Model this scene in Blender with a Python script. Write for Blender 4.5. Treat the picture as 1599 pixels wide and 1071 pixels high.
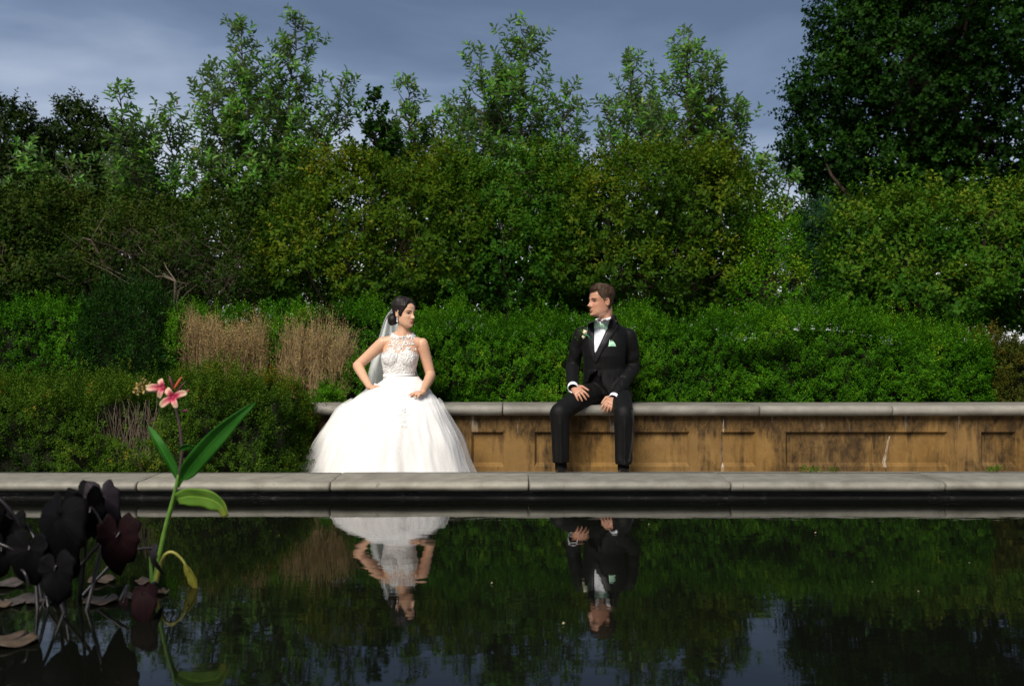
import bpy, bmesh, math, random
import numpy as np
from mathutils import Vector, Matrix
from mathutils.bvhtree import BVHTree

scene = bpy.context.scene
for _o in list(bpy.data.objects):
    bpy.data.objects.remove(_o)
COL = scene.collection
R = math.radians
random.seed(7)

# ------------------------------------------------------------------ camera
CAM_Z, FPX = 0.907, 1555.0
cam_data = bpy.data.cameras.new('camera')
cam = bpy.data.objects.new('camera', cam_data)
COL.objects.link(cam)
cam.location = (0, 0, CAM_Z)
cam.rotation_euler = (R(90), 0, 0)
cam_data.sensor_width = 36.0
cam_data.lens = 36.0 * FPX / 1599.0
cam_data.clip_start = 0.05
cam_data.clip_end = 3000
cam_data.dof.use_dof = True
cam_data.dof.focus_distance = 7.55
cam_data.dof.aperture_fstop = 3.2
scene.camera = cam

# ------------------------------------------------------------------ sky, sun, exposure
SUN_EL, SUN_AZ = 46.0, -22.0          # azimuth from "behind the camera", negative = to the left
world = bpy.data.worlds.new('World')
scene.world = world
world.use_nodes = True
wn, wl = world.node_tree.nodes, world.node_tree.links
wn.clear()
w_out = wn.new('ShaderNodeOutputWorld')
w_bg = wn.new('ShaderNodeBackground')
w_sky = wn.new('ShaderNodeTexSky')
w_sky.sky_type = 'NISHITA'
w_sky.sun_disc = False
w_sky.sun_elevation = R(SUN_EL)
w_sky.sun_rotation = R(180 - SUN_AZ)
w_bg.inputs['Strength'].default_value = 0.102
tc = wn.new('ShaderNodeTexCoord')
sep = wn.new('ShaderNodeSeparateXYZ')
wl.new(tc.outputs['Generated'], sep.inputs[0])
# storm cloud deck: noise stretched sideways, pale along the horizon
mp = wn.new('ShaderNodeMapping')
mp.inputs['Scale'].default_value = (1.1, 1.1, 4.2)
mp.inputs['Location'].default_value = (0.35, 0.1, 0.62)
wl.new(tc.outputs['Generated'], mp.inputs[0])
nz = wn.new('ShaderNodeTexNoise')
nz.inputs['Scale'].default_value = 2.1
nz.inputs['Detail'].default_value = 5.0
nz.inputs['Roughness'].default_value = 0.52
nz.inputs['Distortion'].default_value = 0.35
wl.new(mp.outputs[0], nz.inputs['Vector'])
mm = wn.new('ShaderNodeMath'); mm.operation = 'MULTIPLY_ADD'
mm.inputs[1].default_value = 0.27; mm.inputs[2].default_value = -0.128
wl.new(nz.outputs['Fac'], mm.inputs[0])
ad = wn.new('ShaderNodeMath'); ad.operation = 'ADD'
wl.new(sep.outputs['Z'], ad.inputs[0]); wl.new(mm.outputs[0], ad.inputs[1])
rp = wn.new('ShaderNodeValToRGB')
els = rp.color_ramp.elements
els[0].position = 0.0; els[0].color = (3.5, 3.55, 3.6, 1)
els[1].position = 1.0; els[1].color = (0.55, 0.68, 0.92, 1)
for p, c in ((0.10, (3.0, 3.15, 3.3, 1)), (0.16, (2.0, 2.25, 2.65, 1)), (0.205, (1.25, 1.5, 2.0, 1)), (0.255, (0.66, 0.90, 1.36, 1)),
             (0.31, (0.41, 0.59, 0.96, 1)), (0.40, (0.34, 0.50, 0.83, 1)), (0.6, (0.44, 0.58, 0.88, 1))):
    e = els.new(p); e.color = c
wl.new(ad.outputs[0], rp.inputs[0])
mx = wn.new('ShaderNodeMix'); mx.data_type = 'RGBA'
mx.inputs['Factor'].default_value = 0.96
wl.new(w_sky.outputs[0], mx.inputs['A']); wl.new(rp.outputs[0], mx.inputs['B'])
wl.new(mx.outputs['Result'], w_bg.inputs[0])
wl.new(w_bg.outputs[0], w_out.inputs[0])

sun_data = bpy.data.lights.new('sun', 'SUN')
sun_data.energy = 2.0
sun_data.angle = R(30)
sun_data.color = (1.0, 0.95, 0.86)
sun = bpy.data.objects.new('sun', sun_data)
COL.objects.link(sun)
_d = Vector((math.sin(R(SUN_AZ)) * math.cos(R(SUN_EL)), -math.cos(R(SUN_AZ)) * math.cos(R(SUN_EL)), math.sin(R(SUN_EL))))
sun.rotation_euler = _d.to_track_quat('Z', 'Y').to_euler()
sun.location = _d * 30

scene.view_settings.view_transform = 'Standard'
scene.view_settings.look = 'None'
scene.view_settings.gamma = 1.0
scene.view_settings.use_curve_mapping = False
scene.view_settings.exposure = 1.42
scene.render.engine = 'CYCLES'
scene.cycles.max_bounces = 8
scene.cycles.transparent_max_bounces = 12
scene.cycles.use_denoising = True


def P(px, py, Y):
    """world point seen at a photograph pixel, at distance Y"""
    return Vector(((px - 799.5) * Y / FPX, Y, CAM_Z - (py - 535.5) * Y / FPX))

# ------------------------------------------------------------------ helpers
def tag(o, label=None, cat=None, group=None, kind=None):
    if label: o['label'] = label
    if cat: o['category'] = cat
    if group: o['group'] = group
    if kind: o['kind'] = kind
    return o

def empty(name, loc, label=None, cat=None, group=None):
    o = bpy.data.objects.new(name, None)
    o.empty_display_size = 0.1
    COL.objects.link(o)
    o.location = loc
    return tag(o, label, cat, group)

def adopt(o, parent):
    if parent is not None:
        o.parent = parent
        m = Matrix.Translation(-Vector(parent.location)) if parent.type == 'EMPTY' else Matrix.Identity(4)
        o.matrix_parent_inverse = m
    return o

def link(name, me, mat=None, parent=None):
    o = bpy.data.objects.new(name, me)
    COL.objects.link(o)
    if mat is not None and len(me.materials) == 0:
        me.materials.append(mat)
    return adopt(o, parent)

def pymesh(verts, faces, smooth=False):
    me = bpy.data.meshes.new('m')
    me.from_pydata([tuple(v) for v in verts], [], [tuple(f) for f in faces])
    me.validate()
    if smooth:
        me.shade_smooth()
    me.update()
    return me

def fix_normals(me):
    bm = bmesh.new(); bm.from_mesh(me)
    bmesh.ops.recalc_face_normals(bm, faces=bm.faces)
    bm.to_mesh(me); bm.free()
    return me

class MB:
    """collects verts and faces of one mesh"""
    def __init__(s): s.v, s.f = [], []
    def add(s, v, f):
        b = len(s.v)
        s.v += [Vector(p) for p in v]
        s.f += [tuple(i + b for i in q) for q in f]
        return s
    def box(s, a, b):
        (x0, y0, z0), (x1, y1, z1) = a, b
        return s.add([(x0,y0,z0),(x1,y0,z0),(x1,y1,z0),(x0,y1,z0),(x0,y0,z1),(x1,y0,z1),(x1,y1,z1),(x0,y1,z1)],
                     [(3,2,1,0),(4,5,6,7),(0,1,5,4),(1,2,6,5),(2,3,7,6),(3,0,4,7)])
    def rings(s, rings, cap=True, closed=True):
        n = len(rings[0]); v = []; f = []
        for r in rings: v += list(r)
        for i in range(len(rings) - 1):
            for j in range(n if closed else n - 1):
                k = (j + 1) % n
                f.append((i*n+j, i*n+k, (i+1)*n+k, (i+1)*n+j))
        if cap and closed:
            f.append(tuple(range(n - 1, -1, -1)))
            f.append(tuple(range((len(rings)-1)*n, len(rings)*n)))
        return s.add(v, f)
    def tube(s, pts, radii, n=10, flat=None, roundcap=True):
        """tapered tube along pts; flat=(axis vector, factor) squashes the section along that axis"""
        pts = [Vector(p) for p in pts]
        radii = list(radii) if hasattr(radii, '__len__') else [radii] * len(pts)
        if roundcap:
            d0 = (pts[0] - pts[1]).normalized(); d1 = (pts[-1] - pts[-2]).normalized()
            r0, r1 = radii[0], radii[-1]
            pts = [pts[0] + d0 * r0 * .85, pts[0] + d0 * r0 * .5] + pts + [pts[-1] + d1 * r1 * .5, pts[-1] + d1 * r1 * .85]
            radii = [r0 * .45, r0 * .85] + radii + [r1 * .85, r1 * .45]
        up = None; rings = []
        for i, p in enumerate(pts):
            a = pts[max(i-1, 0)]; b = pts[min(i+1, len(pts)-1)]
            t = (b - a).normalized()
            if up is None:
                up = Vector((0, 0, 1)) if abs(t.z) < .9 else Vector((0, 1, 0))
            sx = t.cross(up).normalized(); up = sx.cross(t).normalized()
            ring = []
            for k in range(n):
                an = 2 * math.pi * k / n
                o = (sx * math.cos(an) + up * math.sin(an)) * radii[i]
                if flat is not None:
                    ax = Vector(flat[0]).normalized()
                    o -= ax * o.dot(ax) * (1 - flat[1])
                ring.append(p + o)
            rings.append(ring)
        return s.rings(rings)
    def ellipsoid(s, c, r, nu=16, nv=10, rot=None):
        c = Vector(c); rings = []
        for i in range(1, nv):
            th = math.pi * i / nv
            ring = []
            for j in range(nu):
                ph = 2 * math.pi * j / nu
                p = Vector((r[0]*math.sin(th)*math.cos(ph), r[1]*math.sin(th)*math.sin(ph), -r[2]*math.cos(th)))
                ring.append(c + (rot @ p if rot else p))
            rings.append(ring)
        top = Vector((0, 0, r[2])); b = len(s.v)
        s.rings(rings, cap=False)
        bot = Vector((0, 0, -r[2]))
        n = len(s.v)
        s.v += [c + (rot @ bot if rot else bot), c + (rot @ top if rot else top)]
        L = b + (nv - 2) * nu
        for j in range(nu):
            k = (j + 1) % nu
            s.f.append((n, b + k, b + j)); s.f.append((n + 1, L + j, L + k))
        return s
    def mesh(s, smooth=True): return fix_normals(pymesh(s.v, s.f, smooth))
    def build(s, name, mat, parent=None, smooth=True): return link(name, s.mesh(smooth), mat, parent)

def spline(pts, n):
    """Catmull-Rom through pts, n samples"""
    pts = [Vector(p) for p in pts]
    q = [pts[0] * 2 - pts[1]] + pts + [pts[-1] * 2 - pts[-2]]
    out = []
    for i in range(n):
        t = i / (n - 1) * (len(pts) - 1); k = min(int(t), len(pts) - 2); u = t - k
        a, b, c, d = q[k], q[k+1], q[k+2], q[k+3]
        out.append(0.5 * ((2*b) + (c-a)*u + (2*a-5*b+4*c-d)*u*u + (3*b-a-3*c+d)*u*u*u))
    return out

def lerp(a, b, t): return a + (b - a) * t
def interp(x, xs, ys): return float(np.interp(x, xs, ys))

# value noise on arrays of points, about -1..1
_perm = np.random.RandomState(3).permutation(4096)
_rval = np.random.RandomState(4).rand(4096) * 2 - 1
def vnoise(p, scale=1.0, seed=0):
    q = np.asarray(p, dtype=np.float64) * scale + seed * 17.31
    i = np.floor(q).astype(np.int64); f = q - i
    f = f * f * (3 - 2 * f)
    def h(a, b, c): return _rval[_perm[(_perm[(_perm[a & 4095] + b) & 4095] + c) & 4095]]
    r = 0
    for dx in (0, 1):
        wx = f[..., 0] if dx else 1 - f[..., 0]
        for dy in (0, 1):
            wy = f[..., 1] if dy else 1 - f[..., 1]
            for dz in (0, 1):
                wz = f[..., 2] if dz else 1 - f[..., 2]
                r = r + wx * wy * wz * h(i[..., 0] + dx, i[..., 1] + dy, i[..., 2] + dz)
    return r

# ------------------------------------------------------------------ materials
class NT:
    def __init__(s, name):
        s.m = bpy.data.materials.new(name); s.m.use_nodes = True
        s.n, s.l = s.m.node_tree.nodes, s.m.node_tree.links
        s.n.clear()
        s.out = s.n.new('ShaderNodeOutputMaterial')
    def node(s, t, **kw):
        n = s.n.new('ShaderNode' + t)
        for k, v in kw.items():
            if k in n.inputs: s.set(n.inputs[k], v)
            else: setattr(n, k, v)
        return n
    def set(s, sock, v):
        if isinstance(v, bpy.types.NodeSocket): s.l.new(v, sock)
        elif isinstance(v, bpy.types.Node): s.l.new(v.outputs[0], sock)
        else: sock.default_value = v
    def math(s, op, a, b=None, c=None, clamp=False):
        n = s.n.new('ShaderNodeMath'); n.operation = op; n.use_clamp = clamp
        s.set(n.inputs[0], a)
        if b is not None: s.set(n.inputs[1], b)
        if c is not None: s.set(n.inputs[2], c)
        return n.outputs[0]
    def mix(s, f, a, b, mode='MIX'):
        n = s.n.new('ShaderNodeMix'); n.data_type = 'RGBA'; n.blend_type = mode
        s.set(n.inputs['Factor'], f)
        for k, v in (('A', a), ('B', b)):
            s.set(n.inputs[k], (*v, 1) if isinstance(v, tuple) and len(v) == 3 else v)
        return n.outputs['Result']
    def noise(s, scale, detail=4, rough=.55, vec=None, dist=0):
        n = s.n.new('ShaderNodeTexNoise')
        n.inputs['Scale'].default_value = scale; n.inputs['Detail'].default_value = detail
        n.inputs['Roughness'].default_value = rough; n.inputs['Distortion'].default_value = dist
        if vec is not None: s.l.new(vec, n.inputs['Vector'])
        return n.outputs['Fac']
    def pos(s, scale=(1, 1, 1), loc=(0, 0, 0)):
        g = s.n.new('ShaderNodeNewGeometry'); m = s.n.new('ShaderNodeMapping')
        m.inputs['Scale'].default_value = scale; m.inputs['Location'].default_value = loc
        s.l.new(g.outputs['Position'], m.inputs[0])
        return m.outputs[0]
    def ramp(s, f, stops):
        n = s.n.new('ShaderNodeValToRGB'); e = n.color_ramp.elements
        for i, (p, c) in enumerate(stops):
            q = e[i] if i < 2 else e.new(p)
            q.position = p; q.color = (*c, 1) if len(c) == 3 else c
        s.set(n.inputs[0], f)
        return n.outputs[0]
    def range(s, v, a, b, c=0., d=1.):
        n = s.n.new('ShaderNodeMapRange'); s.set(n.inputs[0], v)
        for i, x in enumerate((a, b, c, d)): n.inputs[i + 1].default_value = x
        return n.outputs[0]
    def bump(s, h, strength=.3, dist=.01):
        n = s.n.new('ShaderNodeBump'); n.inputs['Strength'].default_value = strength
        n.inputs['Distance'].default_value = dist; s.l.new(h, n.inputs['Height'])
        return n.outputs[0]
    def pbr(s, color, rough=.6, normal=None, **kw):
        n = s.n.new('ShaderNodeBsdfPrincipled')
        s.set(n.inputs['Base Color'], (*color, 1) if isinstance(color, tuple) and len(color) == 3 else color)
        s.set(n.inputs['Roughness'], rough)
        if normal is not None: s.l.new(normal, n.inputs['Normal'])
        for k, v in kw.items(): s.set(n.inputs[k.replace('_', ' ')], v)
        return n.outputs[0]
    def done(s, shader):
        s.l.new(shader, s.out.inputs[0]); return s.m

def mat_plain(name, color, rough=.6, var=.15, nscale=40, bump=.0, **kw):
    t = NT(name)
    n = t.noise(nscale, 4, .6, t.pos())
    c = t.mix(t.range(n, .3, .7), tuple(x * (1 - var) for x in color), tuple(min(1, x * (1 + var)) for x in color))
    b = t.bump(n, bump, .004) if bump else None
    if rough >= .88: kw.setdefault('Specular_IOR_Level', .1)
    return t.done(t.pbr(c, rough, b, **kw))

def mat_leaf(name, stops, rough=.55, back=None, trans=.28, spec=.07):
    """leaf colour from a per-leaf attribute; light passes through a little"""
    t = NT(name)
    a = t.node('Attribute', attribute_name='tint')
    c = t.ramp(a.outputs['Fac'], stops)
    if back is not None:
        g = t.node('NewGeometry')
        c = t.mix(g.outputs['Backfacing'], c, back)
    s = t.pbr(c, rough, Specular_IOR_Level=spec)
    if trans:
        tr = t.node('BsdfTranslucent'); t.l.new(t.mix(1.0, c, (1.0, 1.0, .45), 'MULTIPLY'), tr.inputs[0])
        m = t.node('MixShader'); m.inputs[0].default_value = trans
        t.l.new(s, m.inputs[1]); t.l.new(tr.outputs[0], m.inputs[2]); s = m.outputs[0]
    return t.done(s)

# ------------------------------------------------------------------ ground, water
GZ = -0.08
def m_ground():
    t = NT('grass_ground')
    c = t.ramp(t.noise(.8, 6, .6, t.pos()), [(.3, (.022, .04, .008)), (.7, (.05, .085, .018))])
    return t.done(t.pbr(c, .9))
ground = link('ground', pymesh([(-900,-900,GZ-.02),(900,-900,GZ-.02),(900,900,GZ-.02),(-900,900,GZ-.02)], [(0,1,2,3)]), m_ground())
tag(ground, kind='structure')

def m_path():
    t = NT('path_gravel')
    n = t.noise(60, 5, .7, t.pos())
    c = t.ramp(n, [(.3, (.10, .085, .06)), (.7, (.22, .19, .14))])
    return t.done(t.pbr(c, .9, t.bump(n, .4, .01)))
path = link('path', pymesh([(-14,6.1,GZ),(14,6.1,GZ),(14,7.72,GZ),(-14,7.72,GZ)], [(0,1,2,3)]), m_path())
tag(path, kind='structure')

def m_soil():
    t = NT('mulch_soil')
    n = t.noise(35, 5, .7, t.pos())
    return t.done(t.pbr(t.ramp(n, [(.3, (.012, .009, .006)), (.7, (.045, .032, .02))]), .95, t.bump(n, .6, .02)))
soil = link('planting_bed', pymesh([(-16,8.04,.30),(16,8.04,.30),(16,11.5,.30),(-16,11.5,.30),(16,13.5,GZ),(-16,13.5,GZ)], [(0,1,2,3),(3,2,4,5)]), m_soil())
tag(soil, kind='structure')

def m_water():
    t = NT('pond_water')
    p1 = t.pos((1.0, 3.2, 1.0))
    n1 = t.noise(5.0, 3, .5, p1, .4)
    n2 = t.noise(1.1, 2, .5, p1, .2)
    h = t.math('ADD', t.math('MULTIPLY', n1, .35), n2)
    return t.done(t.pbr((.0035, .004, .0028), .012, t.bump(h, .022, .03), IOR=1.333))
wv, wf = [], []
for i in range(2):
    wv += [(-14, (-8, 5.93)[i], 0), (14, (-8, 5.93)[i], 0)]
water = link('water', pymesh(wv, [(0,1,3,2)]), m_water())
tag(water, kind='structure')

# ------------------------------------------------------------------ pool kerb
def m_stone(name, lo, hi, stain, seed=0):
    t = NT(name)
    p = t.pos((1, 1, 1), (seed, seed * .7, 0))
    big = t.noise(1.6, 5, .6, p, .6); mid = t.noise(9, 6, .65, p); fine = t.noise(120, 3, .7, p)
    c = t.mix(t.range(mid, .3, .7), lo, hi)
    c = t.mix(t.math('MULTIPLY', t.range(big, .52, .72), .75), c, stain)
    rust = t.noise(3.1, 5, .7, t.pos((1, 1, 1), (seed + 5, 3, 1)), 1.0)
    c = t.mix(t.math('MULTIPLY', t.range(rust, .66, .78), .45), c, (.20, .135, .06))
    oi = t.node('ObjectInfo')
    c = t.mix(1.0, c, t.ramp(oi.outputs['Random'], [(0, (.80, .80, .80)), (1, (1.06, 1.04, 1.0))]), 'MULTIPLY')
    spot = t.noise(26, 2, .5, p)
    c = t.mix(t.math('MULTIPLY', t.range(spot, .70, .76), .5), c, (.05, .045, .035))
    h = t.math('ADD', t.math('MULTIPLY', fine, .5), mid)
    return t.done(t.pbr(c, .62, t.bump(h, .35, .006)))
M_KERB = m_stone('kerb_stone', (.17, .158, .128), (.29, .270, .225), (.105, .09, .066))
M_COPE = m_stone('coping_stone', (.17, .158, .134), (.275, .256, .22), (.095, .08, .06), 4)

def stone_run(name, x0, x1, prof, mat, parent, seed):
    """one dressed stone: profile (y,z) carried along x with small unevenness and eased ends"""
    nseg = max(4, int((x1 - x0) / .07)); rings = []
    cy = sum(p[0] for p in prof) / len(prof); cz = sum(p[1] for p in prof) / len(prof)
    xs = [x0, x0 + .004] + [x0 + .012 + (x1 - x0 - .024) * i / nseg for i in range(nseg + 1)] + [x1 - .004, x1]
    rng = random.Random(seed); tilt = rng.uniform(-.0022, .0022); lift = rng.uniform(-.0015, .0015)
    for k, x in enumerate(xs):
        e = .010 if k in (0, len(xs) - 1) else (.004 if k in (1, len(xs) - 2) else 0)
        ring = []
        for j, (y, z) in enumerate(prof):
            q = np.array([[x * 3, y * 9, z * 9 + seed]])
            w = float(vnoise(q, 1.3)[0]) * .0036 + float(vnoise(q, 5)[0]) * .0020
            dy = y - cy; dz = z - cz; L = math.hypot(dy, dz)
            ring.append((x, y + dy / L * (w - e), z + dz / L * (w - e) + lift + tilt * (x - (x0 + x1) / 2)))
        rings.append(ring)
    return MB().rings(rings).build(name, mat, parent)

def bullnose(yf, yb, zt, zb, r):
    pr = []
    zm = (zt + zb) / 2; rz = (zt - zb) / 2
    for i in range(13):
        a = -math.pi / 2 + math.pi * i / 12
        pr.append((yf + r - r * math.cos(a), zm + rz * math.sin(a)))
    for i in range(1, 6): pr.append((lerp(yf + r, yb, i / 5), zt))
    pr.append((yb, zb))
    for i in range(1, 4): pr.append((lerp(yb, yf + r, i / 4), zb))
    return pr

kerb = empty('pool_kerb', (0, 5.98, GZ), 'pale stone kerb with rounded lip running along the dark pool edge', 'kerb')
KY = 5.75
kx = [(px - 799.5) * KY / FPX for px in (-620, -340, -75, 212, 515, 826, 1142, 1478, 1800, 2130)]
kp = bullnose(KY, 6.2, .103, .046, .038)
for i in range(len(kx) - 1):
    stone_run('kerb_stone', kx[i] + .003, kx[i+1] - .003, kp, M_KERB, kerb, i + 1)
def m_basin():
    t = NT('algae_black_stone')
    p = t.pos((1, 1, 5)); n = t.noise(5, 6, .75, p); n2 = t.noise(38, 4, .8, t.pos((.6, 1, 3)))
    c = t.mix(t.range(n, .35, .65), (.004, .004, .003), (.018, .015, .011))
    f = t.math('MULTIPLY', t.range(n2, .56, .66), t.range(t.noise(3.0, 3, .6, t.pos((1, 1, 2))), .46, .66))
    c = t.mix(f, c, (.24, .21, .175))
    return t.done(t.pbr(c, .8, t.bump(n2, .5, .01)))
MBn = MB()
nx = 160
bv, bf = [], []
for i in range(nx + 1):
    x = kx[0] + (kx[-1] - kx[0]) * i / nx
    for j, (y, z) in enumerate(((5.835, .052), (5.832, .04), (5.828, .026), (5.822, .02), (5.815, .008), (5.812, -.09))):
        w = float(vnoise(np.array([[x * 12, j * 3.3, 1]]), 1.0)[0]) * .006
        bv.append((x, y + w, z + (w * .4 if 0 < j < 5 else 0)))
for i in range(nx):
    for j in range(5):
        bf.append((i*6+j, (i+1)*6+j, (i+1)*6+j+1, i*6+j+1))
n0 = len(bv)
bv += [(kx[0], 6.16, .045), (kx[-1], 6.16, .045), (kx[-1], 6.16, -.1), (kx[0], 6.16, -.1)]
bf.append((n0, n0+1, n0+2, n0+3))
link('basin_wall', fix_normals(pymesh(bv, bf, True)), m_basin(), kerb)

# ------------------------------------------------------------------ seat wall with recessed panels
def m_wall():
    t = NT('ochre_render_wall')
    geo = t.node('NewGeometry'); sp = t.node('SeparateXYZ'); t.l.new(geo.outputs['Position'], sp.inputs[0])
    X, Z = sp.outputs[0], sp.outputs[2]
    grain = t.noise(150, 3, .7, t.pos()); mid = t.noise(7, 6, .65, t.pos()); big = t.noise(1.2, 4, .6, t.pos((1, 1, .5)), .5)
    c = t.mix(t.range(mid, .28, .72), (.125, .064, .016), (.255, .142, .040))
    c = t.mix(t.math('MULTIPLY', t.range(big, .4, .62), .55), c, (.22, .135, .055))
    c = t.mix(t.math('MULTIPLY', t.range(grain, .56, .70), .5), c, (.055, .035, .015))
    # run-off: dark streaks that start under the coping joints, paler lime streaks
    st = t.noise(7.5, 5, .72, t.pos((1.0, .2, .12), (3.3, 0, 0)), .3)
    st2 = t.noise(1.35, 3, .55, t.pos((1, .2, .55), (9, 0, 2)), .4)
    blot = t.noise(4.2, 5, .7, t.pos((1, .5, .8), (2, 7, 1)), .8)
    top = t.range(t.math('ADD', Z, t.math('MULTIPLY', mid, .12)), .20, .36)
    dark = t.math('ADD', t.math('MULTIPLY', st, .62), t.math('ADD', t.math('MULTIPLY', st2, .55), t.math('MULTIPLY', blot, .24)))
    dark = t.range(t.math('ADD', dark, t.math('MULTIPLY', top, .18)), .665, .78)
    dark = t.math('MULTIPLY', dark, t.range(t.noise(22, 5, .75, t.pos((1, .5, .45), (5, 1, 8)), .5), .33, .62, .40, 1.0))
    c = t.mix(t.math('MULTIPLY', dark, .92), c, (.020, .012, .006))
    lime = t.math('MULTIPLY', t.range(t.noise(13, 4, .75, t.pos((1.0, .3, .10), (1, 2, 3))), .60, .70), t.range(top, .25, .8))
    lime = t.math('MULTIPLY', lime, t.range(t.noise(1.1, 3, .5, t.pos((1, 0, 0), (4.2, 0, 0))), .42, .58))
    c = t.mix(t.math('MULTIPLY', lime, .8), c, (.42, .37, .30))
    wob = t.math('MULTIPLY', t.math('SUBTRACT', t.noise(5, 4, .6, t.pos((.6, .2, 1))), .5), .05)
    brk = t.noise(40, 4, .7, t.pos((1, .3, .5)))
    for x0, z0, z1, w, slope in ((1.62, -.08, .33, .0085, 0.02), (2.87, -.05, .19, .011, .18)):
        dx = t.math('ABSOLUTE', t.math('SUBTRACT', t.math('ADD', X, wob), t.math('ADD', x0, t.math('MULTIPLY', t.math('SUBTRACT', Z, z0), slope))))
        ww = t.math('MULTIPLY', t.range(Z, z0, z1, 1.25, .45), w)
        f = t.math('MULTIPLY', t.math('LESS_THAN', dx, ww), t.math('MULTIPLY', t.math('GREATER_THAN', Z, z0), t.math('LESS_THAN', Z, z1)))
        f = t.math('MULTIPLY', f, t.range(brk, .40, .58, .10, .65))
        c = t.mix(f, c, (.50, .43, .35))
    h = t.math('ADD', t.math('MULTIPLY', grain, .6), mid)
    return t.done(t.pbr(c, .88, t.bump(h, .6, .008), Specular_IOR_Level=.2))
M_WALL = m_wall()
WY = 7.66; WT, WB = .351, GZ - .03
wall = empty('seat_wall', (0, 7.82, GZ), 'low ochre seat wall with recessed panels under a rounded grey coping', 'wall')
def wx(px): return (px - 799.5) * WY / FPX
pz0, pz1 = -.043, .224
pan = [(490, 690), (736, 787), (834.6, 1077), (1126, 1180), (1227, 1480), (1532, 1586), (1636, 1880), (1935, 1990)]
wx0, wx1 = wx(470), wx(2100)
# face with bevelled openings
fm = MB(); rec = .030
edges = [wx0]
for a, b in pan: edges += [wx(a), wx(b)]
edges.append(wx1)
for k in range(0, len(edges) - 1):
    a, b = edges[k], edges[k+1]
    if k % 2 == 0:
        n = max(1, int((b - a) / .12))
        fm.add([(a,WY,WB),(b,WY,WB),(b,WY,WT),(a,WY,WT)], [(0,1,2,3)])
    else:
        fm.add([(a,WY,WB),(b,WY,WB),(b,WY,pz0),(a,WY,pz0)], [(0,1,2,3)])
        fm.add([(a,WY,pz1),(b,WY,pz1),(b,WY,WT),(a,WY,WT)], [(0,1,2,3)])
        i, s_ = .018, .030
        fm.add([(a,WY,pz0),(b,WY,pz0),(b,WY,pz1),(a,WY,pz1),(a+i,WY+rec,pz0+s_),(b-i,WY+rec,pz0+s_),(b-i,WY+rec,pz1-i*.8),(a+i,WY+rec,pz1-i*.8)],
               [(0,1,5,4),(1,2,6,5),(2,3,7,6),(3,0,4,7)])
fm.add([(wx0,WY,WB),(wx0,WY,WT),(wx0,8.0,WT),(wx0,8.0,WB)], [(0,1,2,3)])
fm.add([(wx1,WY,WB),(wx1,WY,WT),(wx1,8.0,WT),(wx1,8.0,WB)], [(0,1,2,3)])
fm.add([(wx0,8.0,WB),(wx1,8.0,WB),(wx1,8.0,WT),(wx0,8.0,WT)], [(0,1,2,3)])
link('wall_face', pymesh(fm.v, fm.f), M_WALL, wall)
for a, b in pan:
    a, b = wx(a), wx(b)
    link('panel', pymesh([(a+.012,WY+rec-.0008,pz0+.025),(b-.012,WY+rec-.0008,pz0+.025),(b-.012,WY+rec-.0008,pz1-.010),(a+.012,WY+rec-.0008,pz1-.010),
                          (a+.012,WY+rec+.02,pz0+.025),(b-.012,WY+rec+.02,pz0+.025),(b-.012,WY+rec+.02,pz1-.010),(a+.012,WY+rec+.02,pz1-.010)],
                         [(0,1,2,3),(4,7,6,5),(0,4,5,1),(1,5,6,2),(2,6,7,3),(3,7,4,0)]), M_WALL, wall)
CY = 7.585
cp = bullnose(CY, 8.03, .431, .350, .045)
cxs = [(px - 799.5) * CY / FPX for px in (466, 785, 1187, 1395, 1800, 2100)]
for i in range(len(cxs) - 1):
    stone_run('coping_stone', cxs[i] + .0026, cxs[i+1] - .0026, cp, M_COPE, wall, 20 + i)
# ------------------------------------------------------------------ foliage tools
def unit(a): return a / np.maximum(np.linalg.norm(a, axis=-1, keepdims=True), 1e-9)

def quads_to_mesh(V, Q, tint=None, tintname='tint', smooth=False):
    me = bpy.data.meshes.new('m')
    V = np.ascontiguousarray(V, dtype=np.float32).reshape(-1, 3); Q = np.ascontiguousarray(Q, dtype=np.int32)
    k = Q.shape[1]
    me.vertices.add(len(V)); me.vertices.foreach_set('co', V.ravel())
    me.loops.add(Q.size); me.loops.foreach_set('vertex_index', Q.ravel())
    me.polygons.add(len(Q))
    me.polygons.foreach_set('loop_start', np.arange(0, Q.size, k, dtype=np.int32))
    if tint is not None:
        at = me.attributes.new(tintname, 'FLOAT', 'POINT')
        at.data.foreach_set('value', np.ascontiguousarray(tint, dtype=np.float32))
    me.update(calc_edges=True)
    if smooth: me.shade_smooth()
    return me

def leaf_arrays(b, d, n, L, W, big=False, droop=.12, fold=.22):
    """base points, directions, normals -> leaf verts (N,k,3)"""
    d = unit(d); s = unit(np.cross(d, n)); n = np.cross(s, d)
    L = L[:, None]; W = W[:, None]
    if big:
        r1 = b + d*L*.25 + s*W*.42 + n*W*fold*.8; l1 = b + d*L*.25 - s*W*.42 + n*W*fold*.8
        r2 = b + d*L*.66 + s*W*.44 + n*(W*fold - L*droop*.35); l2 = b + d*L*.66 - s*W*.44 + n*(W*fold - L*droop*.35)
        tip = b + d*L - n*L*droop
        V = np.stack([b, r1, r2, tip, l2, l1], 1)
    else:
        r1 = b + d*L*.5 + s*W*.5 + n*W*fold; l1 = b + d*L*.5 - s*W*.5 + n*W*fold
        tip = b + d*L - n*L*droop
        V = np.stack([b, r1, tip, l1], 1)
    return V

def leaves_mesh(V, tint):
    N, k = V.shape[:2]
    base = np.arange(N)[:, None] * k
    if k == 6:
        Q = np.concatenate([base + np.array([[0, 1, 2, 3]]), base + np.array([[0, 3, 4, 5]])])
    else:
        Q = base + np.array([[0, 1, 2, 3]])
    return quads_to_mesh(V.reshape(-1, 3), Q, np.repeat(tint, k))

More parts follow.
